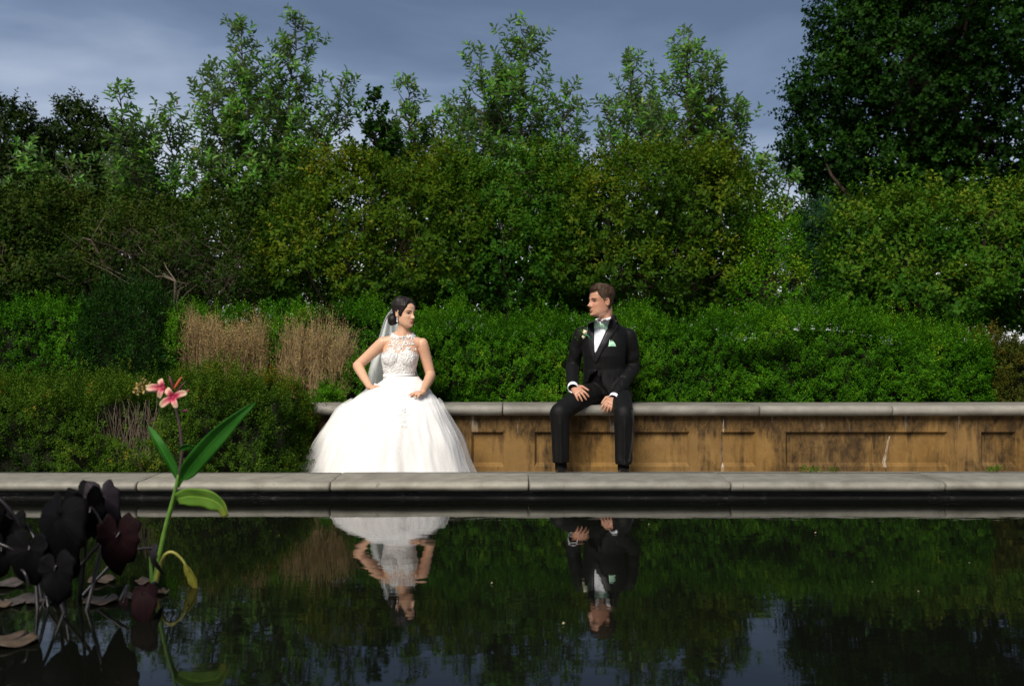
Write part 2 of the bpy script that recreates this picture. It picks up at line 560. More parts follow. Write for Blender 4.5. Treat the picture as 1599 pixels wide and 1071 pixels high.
def shoot_leaves(rng, p, d, k, L, W, reach, spread=1.0, tint=None, big=False, droop=.12, jit=.12, pitch=.0):
    """k leaves spiralling up each shoot (p: base, d: direction); returns leaf verts and tints"""
    N = len(p); d = unit(d)
    a = unit(np.cross(d, rng.normal(size=(N, 3)))); b = np.cross(d, a)
    Vs, Ts = [], []
    L = np.broadcast_to(L, (N,)); W = np.broadcast_to(W, (N,)); reach = np.broadcast_to(reach, (N,))
    for i in range(k):
        t = (i + rng.rand(N)) / k
        an = 2.4 * i + rng.rand(N) * .9
        rad = a * np.cos(an)[:, None] + b * np.sin(an)[:, None]
        dd = unit(d * (.25 + .9 * t[:, None] ** 2) + rad * spread + rng.normal(size=(N, 3)) * .22 + np.array([0, 0, pitch]))
        bp = p + d * (reach * t)[:, None] + rad * .004
        nn = unit(d + rng.normal(size=(N, 3)) * .35 + np.array([0, 0, .3]))
        s = rng.uniform(.72, 1.18, N) * (1 - .25 * t)
        Vs.append(leaf_arrays(bp, dd, nn, L * s, W * s, big, droop))
        Ts.append(np.clip(tint + rng.normal(size=N) * jit, 0, 1))
    return np.concatenate(Vs), np.concatenate(Ts)

def sticks_mesh(segs, n=5):
    """segs: list of (p0, p1, r0, r1); every stick a small tapered prism"""
    P0 = np.array([s[0] for s in segs]); P1 = np.array([s[1] for s in segs])
    r0 = np.array([s[2] for s in segs]); r1 = np.array([s[3] for s in segs])
    t = unit(P1 - P0); ref = np.where(np.abs(t[:, 2:3]) < .9, np.array([[0, 0, 1.]]), np.array([[0, 1., 0]]))
    a = unit(np.cross(t, ref)); b = np.cross(t, a)
    V = []
    for k in range(n):
        o = a * math.cos(2*math.pi*k/n) + b * math.sin(2*math.pi*k/n)
        V += [P0 + o * r0[:, None], P1 + o * r1[:, None]]
    V = np.stack(V, 1)
    base = np.arange(len(segs))[:, None] * (2 * n); Q = []
    for k in range(n):
        j = (k + 1) % n
        Q.append(base + np.array([[2*k, 2*j, 2*j+1, 2*k+1]]))
    return quads_to_mesh(V.reshape(-1, 3), np.concatenate(Q), smooth=True)

def crooked(rng, a, b, n, wob):
    a = np.array(a, float); b = np.array(b, float); pts = [a]
    for i in range(1, n):
        pts.append(a + (b - a) * i / n + rng.normal(size=3) * wob)
    return pts + [b]

def chain(pts, r0, r1):
    n = len(pts) - 1; out = []
    for i in range(n):
        out.append((pts[i], pts[i+1], lerp(r0, r1, i / n), lerp(r0, r1, (i + 1) / n)))
    return out

M_BARK = mat_plain('bark_brown', (.045, .033, .024), .9, .5, 30, .6)
M_BARK2 = mat_plain('bark_grey', (.075, .062, .048), .9, .4, 25, .5)
M_TWIG = mat_plain('bare_twig', (.24, .185, .13), .9, .45, 30)
G = lambda *s: list(s)
LEAF_BOX = mat_leaf('boxwood_leaf', [(0, (0.0106, 0.0413, 0.0019)), (0.45, (0.0395, 0.1389, 0.0038)), (0.8, (0.0913, 0.2252, 0.0077)), (1, (0.1976, 0.2552, 0.0128))], .58)
LEAF_BOX_LOW = mat_leaf('boxwood_leaf_olive', [(0, (0.0105, 0.0284, 0.0023)), (0.45, (0.0374, 0.0861, 0.0052)), (0.78, (0.0785, 0.1346, 0.009)), (0.93, (0.1646, 0.1421, 0.015)), (1, (0.2693, 0.1272, 0.015))], .58)
LEAF_YEW = mat_leaf('yew_needle', [(0, (0.0038, 0.0154, 0.0019)), (0.5, (0.0102, 0.0397, 0.0038)), (1, (0.0256, 0.0768, 0.0064))], .58, trans=.1)
LEAF_RUST = mat_leaf('rusty_boxwood_leaf', [(0, (0.016, 0.028, 0.0032)), (0.4, (0.056, 0.076, 0.008)), (0.75, (0.136, 0.088, 0.012)), (1, (0.256, 0.112, 0.016))], .58)
LEAF_DRY = mat_leaf('dry_leaf', [(0, (0.1785, 0.1168, 0.0498)), (0.5, (0.3034, 0.2151, 0.0956)), (1, (0.4462, 0.3179, 0.1148))], .8, trans=.15)
LEAF_VIB = mat_leaf('viburnum_leaf', [(0, (0.0111, 0.0335, 0.0018)), (0.4, (0.0312, 0.078, 0.0035)), (0.75, (0.0796, 0.1226, 0.0059)), (1, (0.1661, 0.1561, 0.0118))], .58, trans=.28)
LEAF_VIB2 = mat_leaf('viburnum_leaf_green', [(0, (0.009, 0.0356, 0.0023)), (0.4, (0.0243, 0.0854, 0.0046)), (0.8, (0.061, 0.1318, 0.0081)), (1, (0.122, 0.1567, 0.0115))], .58, trans=.28)
LEAF_OLV = mat_leaf('olive_shrub_leaf', [(0, (0.0068, 0.0182, 0.0018)), (0.5, (0.0217, 0.0473, 0.0037)), (1, (0.0629, 0.0756, 0.0092))], .58, trans=.2)
LEAF_MAG = mat_leaf('sweetbay_leaf', [(0, (0.0166, 0.0677, 0.0046)), (0.45, (0.0542, 0.167, 0.0105)), (0.85, (0.1204, 0.2618, 0.0263)), (1, (0.2257, 0.1445, 0.0301))], .38, back=(.17, .26, .12), trans=.25, spec=.22)
LEAF_MAPLE = mat_leaf('maple_leaf', [(0, (0.0032, 0.0132, 0.0017)), (0.5, (0.0097, 0.0372, 0.0026)), (1, (0.0259, 0.075, 0.0054))], .58, trans=.2)
LEAF_FAR = mat_leaf('far_tree_leaf', [(0, (0.0065, 0.015, 0.0027)), (0.5, (0.0151, 0.0315, 0.0043)), (1, (0.0351, 0.0562, 0.0081))], .55, trans=.15)
LEAF_CON = mat_leaf('pine_needle', [(0, (.006, .020, .006)), (1, (.018, .055, .018))], .58, trans=.05)
M_CORE = mat_plain('block_core_dark', (.010, .011, .006), .95, .5, 20)  # near black for the solid cores added inside the hedges

FAR = [1.0]
def lobe(px, py, rx, ry, Y, depth=None):
    Y = Y * FAR[0]; depth = depth * FAR[0] if depth else None
    c = P(px, py, Y); s = Y / FPX
    return (c.x, c.y, c.z, rx * s, (depth if depth else (rx + ry) * .45 * s), ry * s)

def crown_points(rng, lobes, n, seed, lump=.16, inner=.22, lo_z=.25, flat_bottom=True):
    """shoot bases and directions in the shell of a union of lumpy lobes"""
    Lb = np.array(lobes); area = (Lb[:, 3] * Lb[:, 5] + Lb[:, 4] * Lb[:, 5] + Lb[:, 3] * Lb[:, 4]); pr = area / area.sum()
    out_p, out_d, out_f = [], [], []
    tot = 0
    while tot < n:
        m = n * 2
        k = rng.choice(len(Lb), m, p=pr)
        u = unit(rng.normal(size=(m, 3)))
        c, r = Lb[k, :3], Lb[k, 3:]
        key = u * 1.9 + k[:, None] * 7.7
        w = 1 + lump * vnoise(key, 1.3, seed) + lump * .6 * vnoise(key, 3.1, seed + 1)
        f = np.where(rng.rand(m) < inner, rng.uniform(.5, .95, m), 1 - np.abs(rng.normal(size=m)) * .07)
        p = c + u * r * (w * f)[:, None]
        nrm = unit(u / r)
        keep = p[:, 2] > lo_z
        for j in range(len(Lb)):
            q = np.linalg.norm((p - Lb[j, :3]) / Lb[j, 3:], axis=1)
            keep &= (q > .80) | (k == j)
        out_p.append(p[keep]); out_d.append(nrm[keep]); out_f.append(f[keep]); tot += keep.sum()
    return np.concatenate(out_p)[:n], np.concatenate(out_d)[:n], np.concatenate(out_f)[:n]

def shrub(name, label, cat, lobes, n, mat, seed, leaf=(.06, .034), k=8, reach=.16, lump=.16, up=.55, spread=.9, bark=M_BARK,
          stems=10, big=False, tint0=.45, droop=.12, base=None, group=None, inner=.22, lo_z=.3, twigs=120, zlight=.2, rough=.35, cull=0.):
    rng = np.random.RandomState(seed); q_ = FAR[0]; leaf = (leaf[0] * q_, leaf[1] * q_); reach *= q_
    p, d, f = crown_points(rng, lobes, n, seed, lump, inner, lo_z)
    Lbm = float(np.array(lobes)[:, 3:].min())
    if cull:
        cn = vnoise(p * np.array([1, 1, 1.7]), 2.3 / q_, seed + 11) + .5 * vnoise(p * np.array([1, 1, 1.7]), 5.0 / q_, seed + 12)
        kp = (cn > -cull) | (rng.rand(len(p)) < .12); p, d, f = p[kp], d[kp], f[kp]
    dd = unit(d + np.array([0, 0, up]) + rng.normal(size=p.shape) * rough)
    spr = rng.rand(len(p)) < .07
    p = p + dd * (spr * rng.uniform(.08, .30, len(p)) * min(1.0, 2.2 * Lbm) * q_)[:, None]
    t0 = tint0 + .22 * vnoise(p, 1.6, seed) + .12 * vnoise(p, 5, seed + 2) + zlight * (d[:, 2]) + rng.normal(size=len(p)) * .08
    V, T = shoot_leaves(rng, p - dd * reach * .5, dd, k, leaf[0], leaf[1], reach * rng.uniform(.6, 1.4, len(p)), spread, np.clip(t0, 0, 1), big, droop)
    Lb = np.array(lobes)
    b = np.array(base if base is not None else (Lb[:, 0].mean(), Lb[:, 1].mean(), GZ))
    root = empty(name, tuple(b), label, cat, group)
    tag(link('foliage', leaves_mesh(V, T), mat, root), kind='stuff')
    segs = []
    for i in range(stems):
        tgt = Lb[i % len(Lb), :3] + rng.normal(size=3) * Lb[i % len(Lb), 3:] * .35
        b0 = b + np.array([rng.normal() * .12, rng.normal() * .1, 0])
        pts = crooked(rng, b0, tgt, 5, .05)
        segs += chain(pts, .035 * q_, .014 * q_)
        for _ in range(max(1, twigs // stems)):
            j = rng.randint(2, len(pts)); q = p[rng.randint(len(p))]
            if np.linalg.norm(q - pts[j]) < 1.4 * Lb[:, 3:].max():
                segs += chain(crooked(rng, pts[j], q, 4, .04 * q_), .009 * q_, .003 * q_)
    tag(link('branches', sticks_mesh(segs), bark, root), kind='stuff')
    return root

# ------------------------------------------------------------------ hedges
def hedge(name, label, x0, x1, y0, y1, zb, top, n_per_m2, mat, seed, leaf=(.024, .013), k=14, reach=.075, amp=.06, hole=None,
          tint0=.42, cat='hedge', round_r=.12, core=True, frontlean=0., shoot_top=.05, spread=.85, endround=True, lumpscale=2.6):
    """clipped hedge: shoots over a box with rounded edges, lumpy faces, uneven top"""
    rng = np.random.RandomState(seed)
    W, D = x1 - x0, y1 - y0
    xs = np.linspace(x0, x1, 200); tz = np.array([top(x) for x in xs]) - (amp * .9 + .045); H = tz.mean() - zb
    parts = [('front', W * H), ('top', W * D), ('left', D * H * .7), ('right', D * H * .9), ('back', W * H * .10)]
    PP, DD = [], []
    for nm, ar in parts:
        m = int(ar * n_per_m2)
        if m == 0: continue
        a, b = rng.rand(m), rng.rand(m)
        x = x0 + a * W
        if nm == 'front': p = np.stack([x, np.full(m, y0), zb + b * (np.interp(x, xs, tz) - zb)], 1); d = np.tile([0, -1., .35], (m, 1))
        elif nm == 'back': p = np.stack([x, np.full(m, y1), zb + b * (np.interp(x, xs, tz) - zb)], 1); d = np.tile([0, 1., .35], (m, 1))
        elif nm == 'top': p = np.stack([x, y0 + b * D, np.interp(x, xs, tz)], 1); d = np.tile([0, -.15, 1.], (m, 1))
        else:
            X = x0 if nm == 'left' else x1
            p = np.stack([np.full(m, X), y0 + a * D, zb + b * (np.interp(X, xs, tz) - zb)], 1); d = np.tile([-1. if nm == 'left' else 1., 0, .35], (m, 1))
        PP.append(p); DD.append(d)
    p = np.concatenate(PP); d = np.concatenate(DD)
    # round the edges
    zt = np.interp(p[:, 0], xs, tz); r = round_r
    lo = np.stack([np.full(len(p), x0 + r), np.full(len(p), y0 + r), np.full(len(p), zb - 1)], 1)
    hi = np.stack([np.full(len(p), x1 - r), np.full(len(p), y1 - r), zt - r], 1)
    c = np.clip(p, lo, hi); o = p - c; ln = np.linalg.norm(o, axis=1, keepdims=True)
    nrm = o / np.maximum(ln, 1e-6); p = c + nrm * r
    lump = amp * vnoise(p, lumpscale, seed) + amp * .8 * vnoise(p, 6.0, seed + 3) + amp * .5 * vnoise(p, 13, seed + 4)
    p = p + nrm * lump[:, None]
    p[:, 1] += frontlean * (p[:, 2] - zb) 
    topness = np.clip(nrm[:, 2], 0, 1)
    p[:, 2] += topness * np.abs(rng.normal(size=len(p))) * shoot_top
    p -= nrm * (np.abs(rng.normal(size=len(p))) * .035)[:, None]
    deep = rng.rand(len(p)) < .18
    p = p - nrm * (deep * rng.uniform(.05, .22, len(p)))[:, None]
    dirs = unit(nrm * .9 + np.array([0, 0, .75]) + rng.normal(size=p.shape) * .3)
    spr = (rng.rand(len(p)) < .05) & ~deep
    p = p + dirs * (spr * rng.uniform(.03, .10, len(p)))[:, None]
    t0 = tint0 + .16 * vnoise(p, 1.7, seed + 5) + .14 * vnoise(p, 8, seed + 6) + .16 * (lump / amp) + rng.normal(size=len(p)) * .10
    if hole is not None:
        hx, hz, hrx, hrz = hole
        q = ((p[:, 0] - hx) / hrx) ** 2 + ((p[:, 2] - hz) / hrz) ** 2
        keep = ~((q < 1 + .5 * vnoise(p, 5, 9)) & (p[:, 1] < y0 + .3) & (rng.rand(len(p)) < .93))
        p, dirs, t0 = p[keep], dirs[keep], t0[keep]
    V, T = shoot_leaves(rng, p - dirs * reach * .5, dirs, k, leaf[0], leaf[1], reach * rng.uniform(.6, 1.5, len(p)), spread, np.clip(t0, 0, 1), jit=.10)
    root = empty(name, ((x0 + x1) / 2, (y0 + y1) / 2, GZ), label, cat)
    tag(link('foliage', leaves_mesh(V, T), mat, root), kind='stuff')
    segs = []
    for i in range(int(W * 22)):
        bx = rng.uniform(x0 + .15, x1 - .15); by = rng.uniform(y0 + .16, y1 - .16); tx = bx + rng.normal() * .1
        segs += chain(crooked(rng, (bx, by, GZ), (np.clip(tx, x0 + .06, x1 - .06), by + rng.normal() * .05, np.interp(tx, xs, tz) - .16), 4, .025), .012, .004)
    tag(link('branches', sticks_mesh(segs), M_BARK, root), kind='stuff')
    if core:  # solid dark filler added to stop light and view passing between the leaves
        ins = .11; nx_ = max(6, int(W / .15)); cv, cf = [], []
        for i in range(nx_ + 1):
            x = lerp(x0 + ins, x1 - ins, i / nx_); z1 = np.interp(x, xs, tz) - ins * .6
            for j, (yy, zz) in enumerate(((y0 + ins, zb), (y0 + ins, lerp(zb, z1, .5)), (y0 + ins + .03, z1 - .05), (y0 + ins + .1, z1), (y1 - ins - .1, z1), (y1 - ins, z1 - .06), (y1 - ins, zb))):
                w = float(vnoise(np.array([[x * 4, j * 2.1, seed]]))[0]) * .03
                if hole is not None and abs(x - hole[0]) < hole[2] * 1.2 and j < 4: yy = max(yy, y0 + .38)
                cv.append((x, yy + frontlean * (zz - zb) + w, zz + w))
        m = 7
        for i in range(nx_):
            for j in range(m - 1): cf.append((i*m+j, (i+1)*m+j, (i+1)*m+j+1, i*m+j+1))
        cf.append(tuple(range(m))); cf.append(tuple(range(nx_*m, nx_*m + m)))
        link('light_block_core', fix_normals(pymesh(cv, cf, True)), M_CORE, root)
    return root

def prof(pts, Y):
    xs = [(a - 799.5) * Y / FPX for a, _ in pts]; zs = [CAM_Z - (b - 535.5) * Y / FPX for _, b in pts]
    return lambda x: float(np.interp(x, xs, zs))
def X(px, Y): return (px - 799.5) * Y / FPX

# clipped box hedge behind the seat wall
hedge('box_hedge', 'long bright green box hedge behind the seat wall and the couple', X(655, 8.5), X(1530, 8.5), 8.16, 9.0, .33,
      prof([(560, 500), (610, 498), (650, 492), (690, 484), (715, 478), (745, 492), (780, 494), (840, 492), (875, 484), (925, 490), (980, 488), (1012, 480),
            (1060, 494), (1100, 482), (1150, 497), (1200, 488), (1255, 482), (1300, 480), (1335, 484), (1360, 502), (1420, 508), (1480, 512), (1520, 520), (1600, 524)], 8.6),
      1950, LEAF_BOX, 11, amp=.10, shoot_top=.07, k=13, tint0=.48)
hedge('rusty_hedge', 'rust tinged browning end bush of the hedge at far right', X(1530, 8.4), X(1790, 8.4), 8.14, 8.9, .33,
      prof([(1500, 530), (1545, 512), (1600, 520), (1800, 515)], 8.5), 1200, LEAF_RUST, 12, amp=.07, cat='bush', hole=(X(1600, 8.3), .60, .09, .12))
hedge('box_hedge', 'small green box bush behind the bride between dry brown stems and wall', X(490, 8.35), X(650, 8.35), 8.12, 8.55, .33,
      prof([(480, 590), (510, 560), (545, 545), (590, 520), (650, 500)], 8.3), 1500, LEAF_BOX, 13, amp=.09, cat='bush')
hedge('box_hedge', 'green hedge row standing behind the dry brown shrubs', X(255, 9.3), X(690, 9.3), 8.95, 9.6, .3,
      prof([(250, 482), (290, 464), (330, 474), (400, 470), (430, 464), (470, 474), (500, 462), (530, 458), (575, 462), (620, 474), (700, 470)], 9.2), 850, LEAF_BOX, 14, leaf=(.030, .016), amp=.10)
hedge('box_hedge', 'green hedge end at far left beside the dark yew', X(-120, 8.9), X(165, 8.9), 8.5, 9.3, .2,
      prof([(-120, 474), (0, 466), (40, 456), (80, 466), (120, 460), (170, 464)], 8.7), 900, LEAF_BOX, 15, leaf=(.029, .016), amp=.08, tint0=.30)
hedge('yew_bush', 'dark upright yew bush left of the dry brown shrubs', X(130, 8.4), X(268, 8.4), 8.2, 8.9, .1,
      prof([(125, 505), (140, 464), (170, 452), (200, 458), (235, 452), (255, 475), (268, 515)], 8.4), 1300, LEAF_YEW, 16, leaf=(.036, .0085), k=14, reach=.14, amp=.08, cat='bush', spread=.45, shoot_top=.08)
# low clipped hedge in front, by the kerb
low = hedge('low_box_hedge', 'low clipped box hedge along the kerb at left with a bare gap', X(-150, 6.6), X(462, 6.9), 6.42, 7.60, GZ,
      prof([(-150, 590), (0, 588), (60, 582), (140, 588), (200, 590), (225, 596), (260, 582), (330, 580), (400, 578), (440, 584), (470, 600), (490, 625)], 6.95),
      1900, LEAF_BOX_LOW, 17, leaf=(.021, .012), k=14, reach=.075, amp=.105, hole=(X(195, 6.45), .42, .22, .17), tint0=.52, frontlean=.10, round_r=.16)
rng = np.random.RandomState(5)
sg = []
for i in range(130):
    a = np.array([X(195, 6.6) + rng.normal() * .13, rng.uniform(6.56, 6.80), GZ + rng.uniform(.1, .25)])
    b = a + np.array([rng.normal() * .05, rng.normal() * .05, rng.uniform(.25, .42)])
    sg += chain(crooked(rng, a, b, 3, .016), .0030, .0016)
tag(link('bare_stems', sticks_mesh(sg, 4), mat_plain('hedge_bare_twig', (.15, .115, .082), .9, .4, 30), low), kind='stuff')

def dry_shrub(label, x0, x1, top_px, bot_px, Y, seed, n=1500):
    rng = np.random.RandomState(seed)
    a, b = X(x0, Y), X(x1, Y); zt = P(0, top_px, Y).z; zb = P(0, bot_px, Y).z
    root = empty('dry_shrub', ((a + b) / 2, Y, GZ), label, 'shrub', 'dry brown shrubs')
    segs = []; tips = []
    cx = (a + b) / 2; hw = (b - a) / 2
    for i in range(n):
        u = rng.uniform(-1, 1); v = rng.uniform(-1, 1)
        p0 = np.array([cx + u * hw * .75, Y + v * .16, zb + rng.uniform(-.05, .35) * (zt - zb)])
        h = (zt - zb) * math.sqrt(max(.05, 1 - .45 * u * u)) * rng.uniform(.5, 1.0) * (1 + .38 * float(vnoise(np.array([[u * 3.1, v, seed]]))[0]))
        p1 = np.array([cx + u * hw * rng.uniform(.85, 1.12) + rng.normal() * .03, Y + v * .2 - .02, zb + h])
        bend = np.array([rng.normal() * .022 + u * .02, rng.normal() * .03 - .02, 0])
        pm = lerp(p0, p1, .55) - bend * .5; p1 = p1 + bend
        segs += chain([p0, lerp(p0, pm, .5) + rng.normal(size=3) * .012, pm, lerp(pm, p1, .55) + rng.normal(size=3) * .014, p1], .0024, .0009)
        if rng.rand() < .35:
            segs += chain([pm, lerp(pm, p1, .5) + rng.normal(size=3) * .04, lerp(pm, p1, .9) + rng.normal(size=3) * .07], .0014, .0007)
        tips.append(p1); tips.append(lerp(p0, p1, rng.uniform(.4, .9)))
    tag(link('stems', sticks_mesh(segs, 3), mat_plain('dry_stem', (.37, .265, .135), .9, .4, 30), root), kind='stuff')
    tips = np.array(tips); d = unit(np.array([0, -.2, 1.]) + rng.normal(size=tips.shape) * .3)
    V, T = shoot_leaves(rng, tips, d, 5, .017, .007, .06, .7, np.full(len(tips), .45) + rng.normal(size=len(tips)) * .25)
    tag(link('dry_leaves', leaves_mesh(V, T), LEAF_DRY, root), kind='stuff')
dry_shrub('broad dry brown shrub right of the dark yew', 290, 345, 500, 600, 8.45, 31, 1000)
dry_shrub('dry brown shrub in the middle of the left dry group', 342, 394, 512, 600, 8.40, 36, 900)
dry_shrub('narrow dry brown shrub between two green tufts', 396, 424, 497, 600, 8.45, 32, 500)
dry_shrub('dry brown shrub right of the green tuft', 444, 478, 518, 640, 8.42, 33, 480)
dry_shrub('tall dry brown shrub nearest to the bride veil but one', 484, 516, 506, 640, 8.40, 37, 480)
dry_shrub('low dry brown shrub nearest to the bride veil', 520, 550, 532, 640, 8.36, 38, 450)
shrub('box_tuft', 'green box tuft growing between the dry brown shrubs', 'bush', [lobe(432, 535, 17, 40, 8.4, .13), lobe(470, 505, 18, 22, 8.6, .12)], 420, LEAF_BOX, 34, leaf=(.024, .013), k=13, reach=.09, up=.9, twigs=10, stems=4)
shrub('box_tuft', 'small green box tuft right of the yew before the dry stems', 'bush', [lobe(275, 540, 18, 50, 8.35, .14)], 420, LEAF_BOX, 35, leaf=(.024, .013), k=13, reach=.09, up=.9, twigs=10, stems=4)

# ------------------------------------------------------------------ big shrubs behind the hedge
FAR[0] = 1.48
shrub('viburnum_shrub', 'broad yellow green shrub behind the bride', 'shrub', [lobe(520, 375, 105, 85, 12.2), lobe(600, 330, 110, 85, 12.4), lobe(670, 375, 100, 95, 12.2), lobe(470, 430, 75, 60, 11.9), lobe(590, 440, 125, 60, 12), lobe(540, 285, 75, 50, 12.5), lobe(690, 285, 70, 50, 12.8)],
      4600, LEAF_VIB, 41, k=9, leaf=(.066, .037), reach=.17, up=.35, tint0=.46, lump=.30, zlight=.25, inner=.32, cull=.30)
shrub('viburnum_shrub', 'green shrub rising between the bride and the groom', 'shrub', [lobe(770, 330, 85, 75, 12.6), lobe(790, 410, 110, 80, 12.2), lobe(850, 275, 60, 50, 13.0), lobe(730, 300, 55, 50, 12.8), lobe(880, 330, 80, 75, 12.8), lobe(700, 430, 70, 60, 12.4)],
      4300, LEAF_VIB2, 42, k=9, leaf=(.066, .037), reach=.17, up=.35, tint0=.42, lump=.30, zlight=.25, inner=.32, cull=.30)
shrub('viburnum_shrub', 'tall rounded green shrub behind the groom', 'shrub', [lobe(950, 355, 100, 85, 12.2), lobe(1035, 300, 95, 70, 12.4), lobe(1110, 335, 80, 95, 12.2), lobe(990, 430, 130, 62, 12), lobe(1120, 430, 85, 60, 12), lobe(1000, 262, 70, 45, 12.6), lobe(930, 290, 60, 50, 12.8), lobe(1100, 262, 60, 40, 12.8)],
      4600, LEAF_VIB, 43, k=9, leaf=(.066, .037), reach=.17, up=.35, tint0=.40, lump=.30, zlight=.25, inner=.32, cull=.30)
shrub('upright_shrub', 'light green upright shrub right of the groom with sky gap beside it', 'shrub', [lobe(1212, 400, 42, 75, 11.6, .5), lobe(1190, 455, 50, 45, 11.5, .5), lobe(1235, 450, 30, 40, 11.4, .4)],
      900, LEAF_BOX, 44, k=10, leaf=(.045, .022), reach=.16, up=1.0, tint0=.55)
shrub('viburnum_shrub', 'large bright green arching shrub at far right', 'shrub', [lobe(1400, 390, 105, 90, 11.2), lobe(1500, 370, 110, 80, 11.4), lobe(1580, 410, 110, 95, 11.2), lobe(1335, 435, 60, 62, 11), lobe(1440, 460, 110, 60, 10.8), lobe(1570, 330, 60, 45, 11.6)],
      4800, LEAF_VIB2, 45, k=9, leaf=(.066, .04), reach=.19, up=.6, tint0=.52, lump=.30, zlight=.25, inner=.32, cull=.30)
shrub('twiggy_shrub', 'olive shrub with bare tangled twigs at left behind the yew', 'shrub', [lobe(300, 410, 115, 65, 12, .8), lobe(210, 390, 85, 70, 12.2, .8), lobe(370, 440, 70, 50, 11.8, .7), lobe(140, 430, 60, 60, 11.8, .7)],
      3200, LEAF_OLV, 46, k=8, leaf=(.05, .028), reach=.15, up=.3, tint0=.42, bark=mat_plain('twig_dim', (.10, .08, .058), .9, .4, 30), twigs=420, stems=14, lump=.24)
shrub('dark_shrub', 'dark leafy shrub at the left edge', 'shrub', [lobe(30, 380, 90, 90, 12.4), lobe(60, 450, 90, 55, 12), lobe(-40, 400, 70, 90, 12.4), lobe(115, 350, 55, 45, 12.6)],
      3000, LEAF_OLV, 47, k=9, leaf=(.07, .04), reach=.17, up=.35, tint0=.34, lump=.2)

shrub('background_shrub', 'dim olive shrub filling in behind the twiggy shrub at left', 'shrub', [lobe(200, 400, 130, 80, 13.8, .7), lobe(330, 390, 110, 80, 13.8, .7), lobe(430, 380, 80, 90, 13.6, .7), lobe(80, 390, 100, 90, 13.8, .7)],
      2600, LEAF_OLV, 48, k=9, leaf=(.085, .05), reach=.2, up=.35, tint0=.38, lump=.25)
shrub('background_shrub', 'dim green shrub showing between the yellow green shrub and the middle one', 'shrub', [lobe(690, 360, 110, 85, 14.0, .7), lobe(560, 400, 110, 70, 14, .7), lobe(860, 390, 100, 75, 14, .7), lobe(760, 400, 90, 70, 14, .7), lobe(640, 450, 120, 55, 14.2, .7), lobe(800, 455, 130, 50, 14.2, .7), lobe(880, 475, 90, 40, 13.6, .6)],
      2600, LEAF_VIB2, 49, k=9, leaf=(.085, .05), reach=.2, up=.35, tint0=.30, lump=.25)
shrub('background_shrub', 'dim green shrub showing behind the shrub at the groom', 'shrub', [lobe(950, 400, 100, 70, 14.0, .7), lobe(1060, 390, 110, 75, 14, .7), lobe(1140, 400, 70, 70, 14, .7), lobe(1000, 455, 130, 50, 14.2, .7), lobe(1110, 455, 90, 45, 14.2, .7)],
      2000, LEAF_VIB2, 50, k=9, leaf=(.085, .05), reach=.2, up=.35, tint0=.30, lump=.25)

shrub('background_shrub', 'dim green shrub low behind the large far right shrub', 'shrub', [lobe(1420, 430, 110, 75, 12.8, .7), lobe(1530, 430, 110, 80, 12.8, .7), lobe(1620, 420, 80, 90, 12.8, .7), lobe(1370, 470, 70, 45, 12.6, .6)],
      2300, LEAF_VIB2, 51, k=9, leaf=(.085, .05), reach=.2, up=.35, tint0=.30, lump=.25)

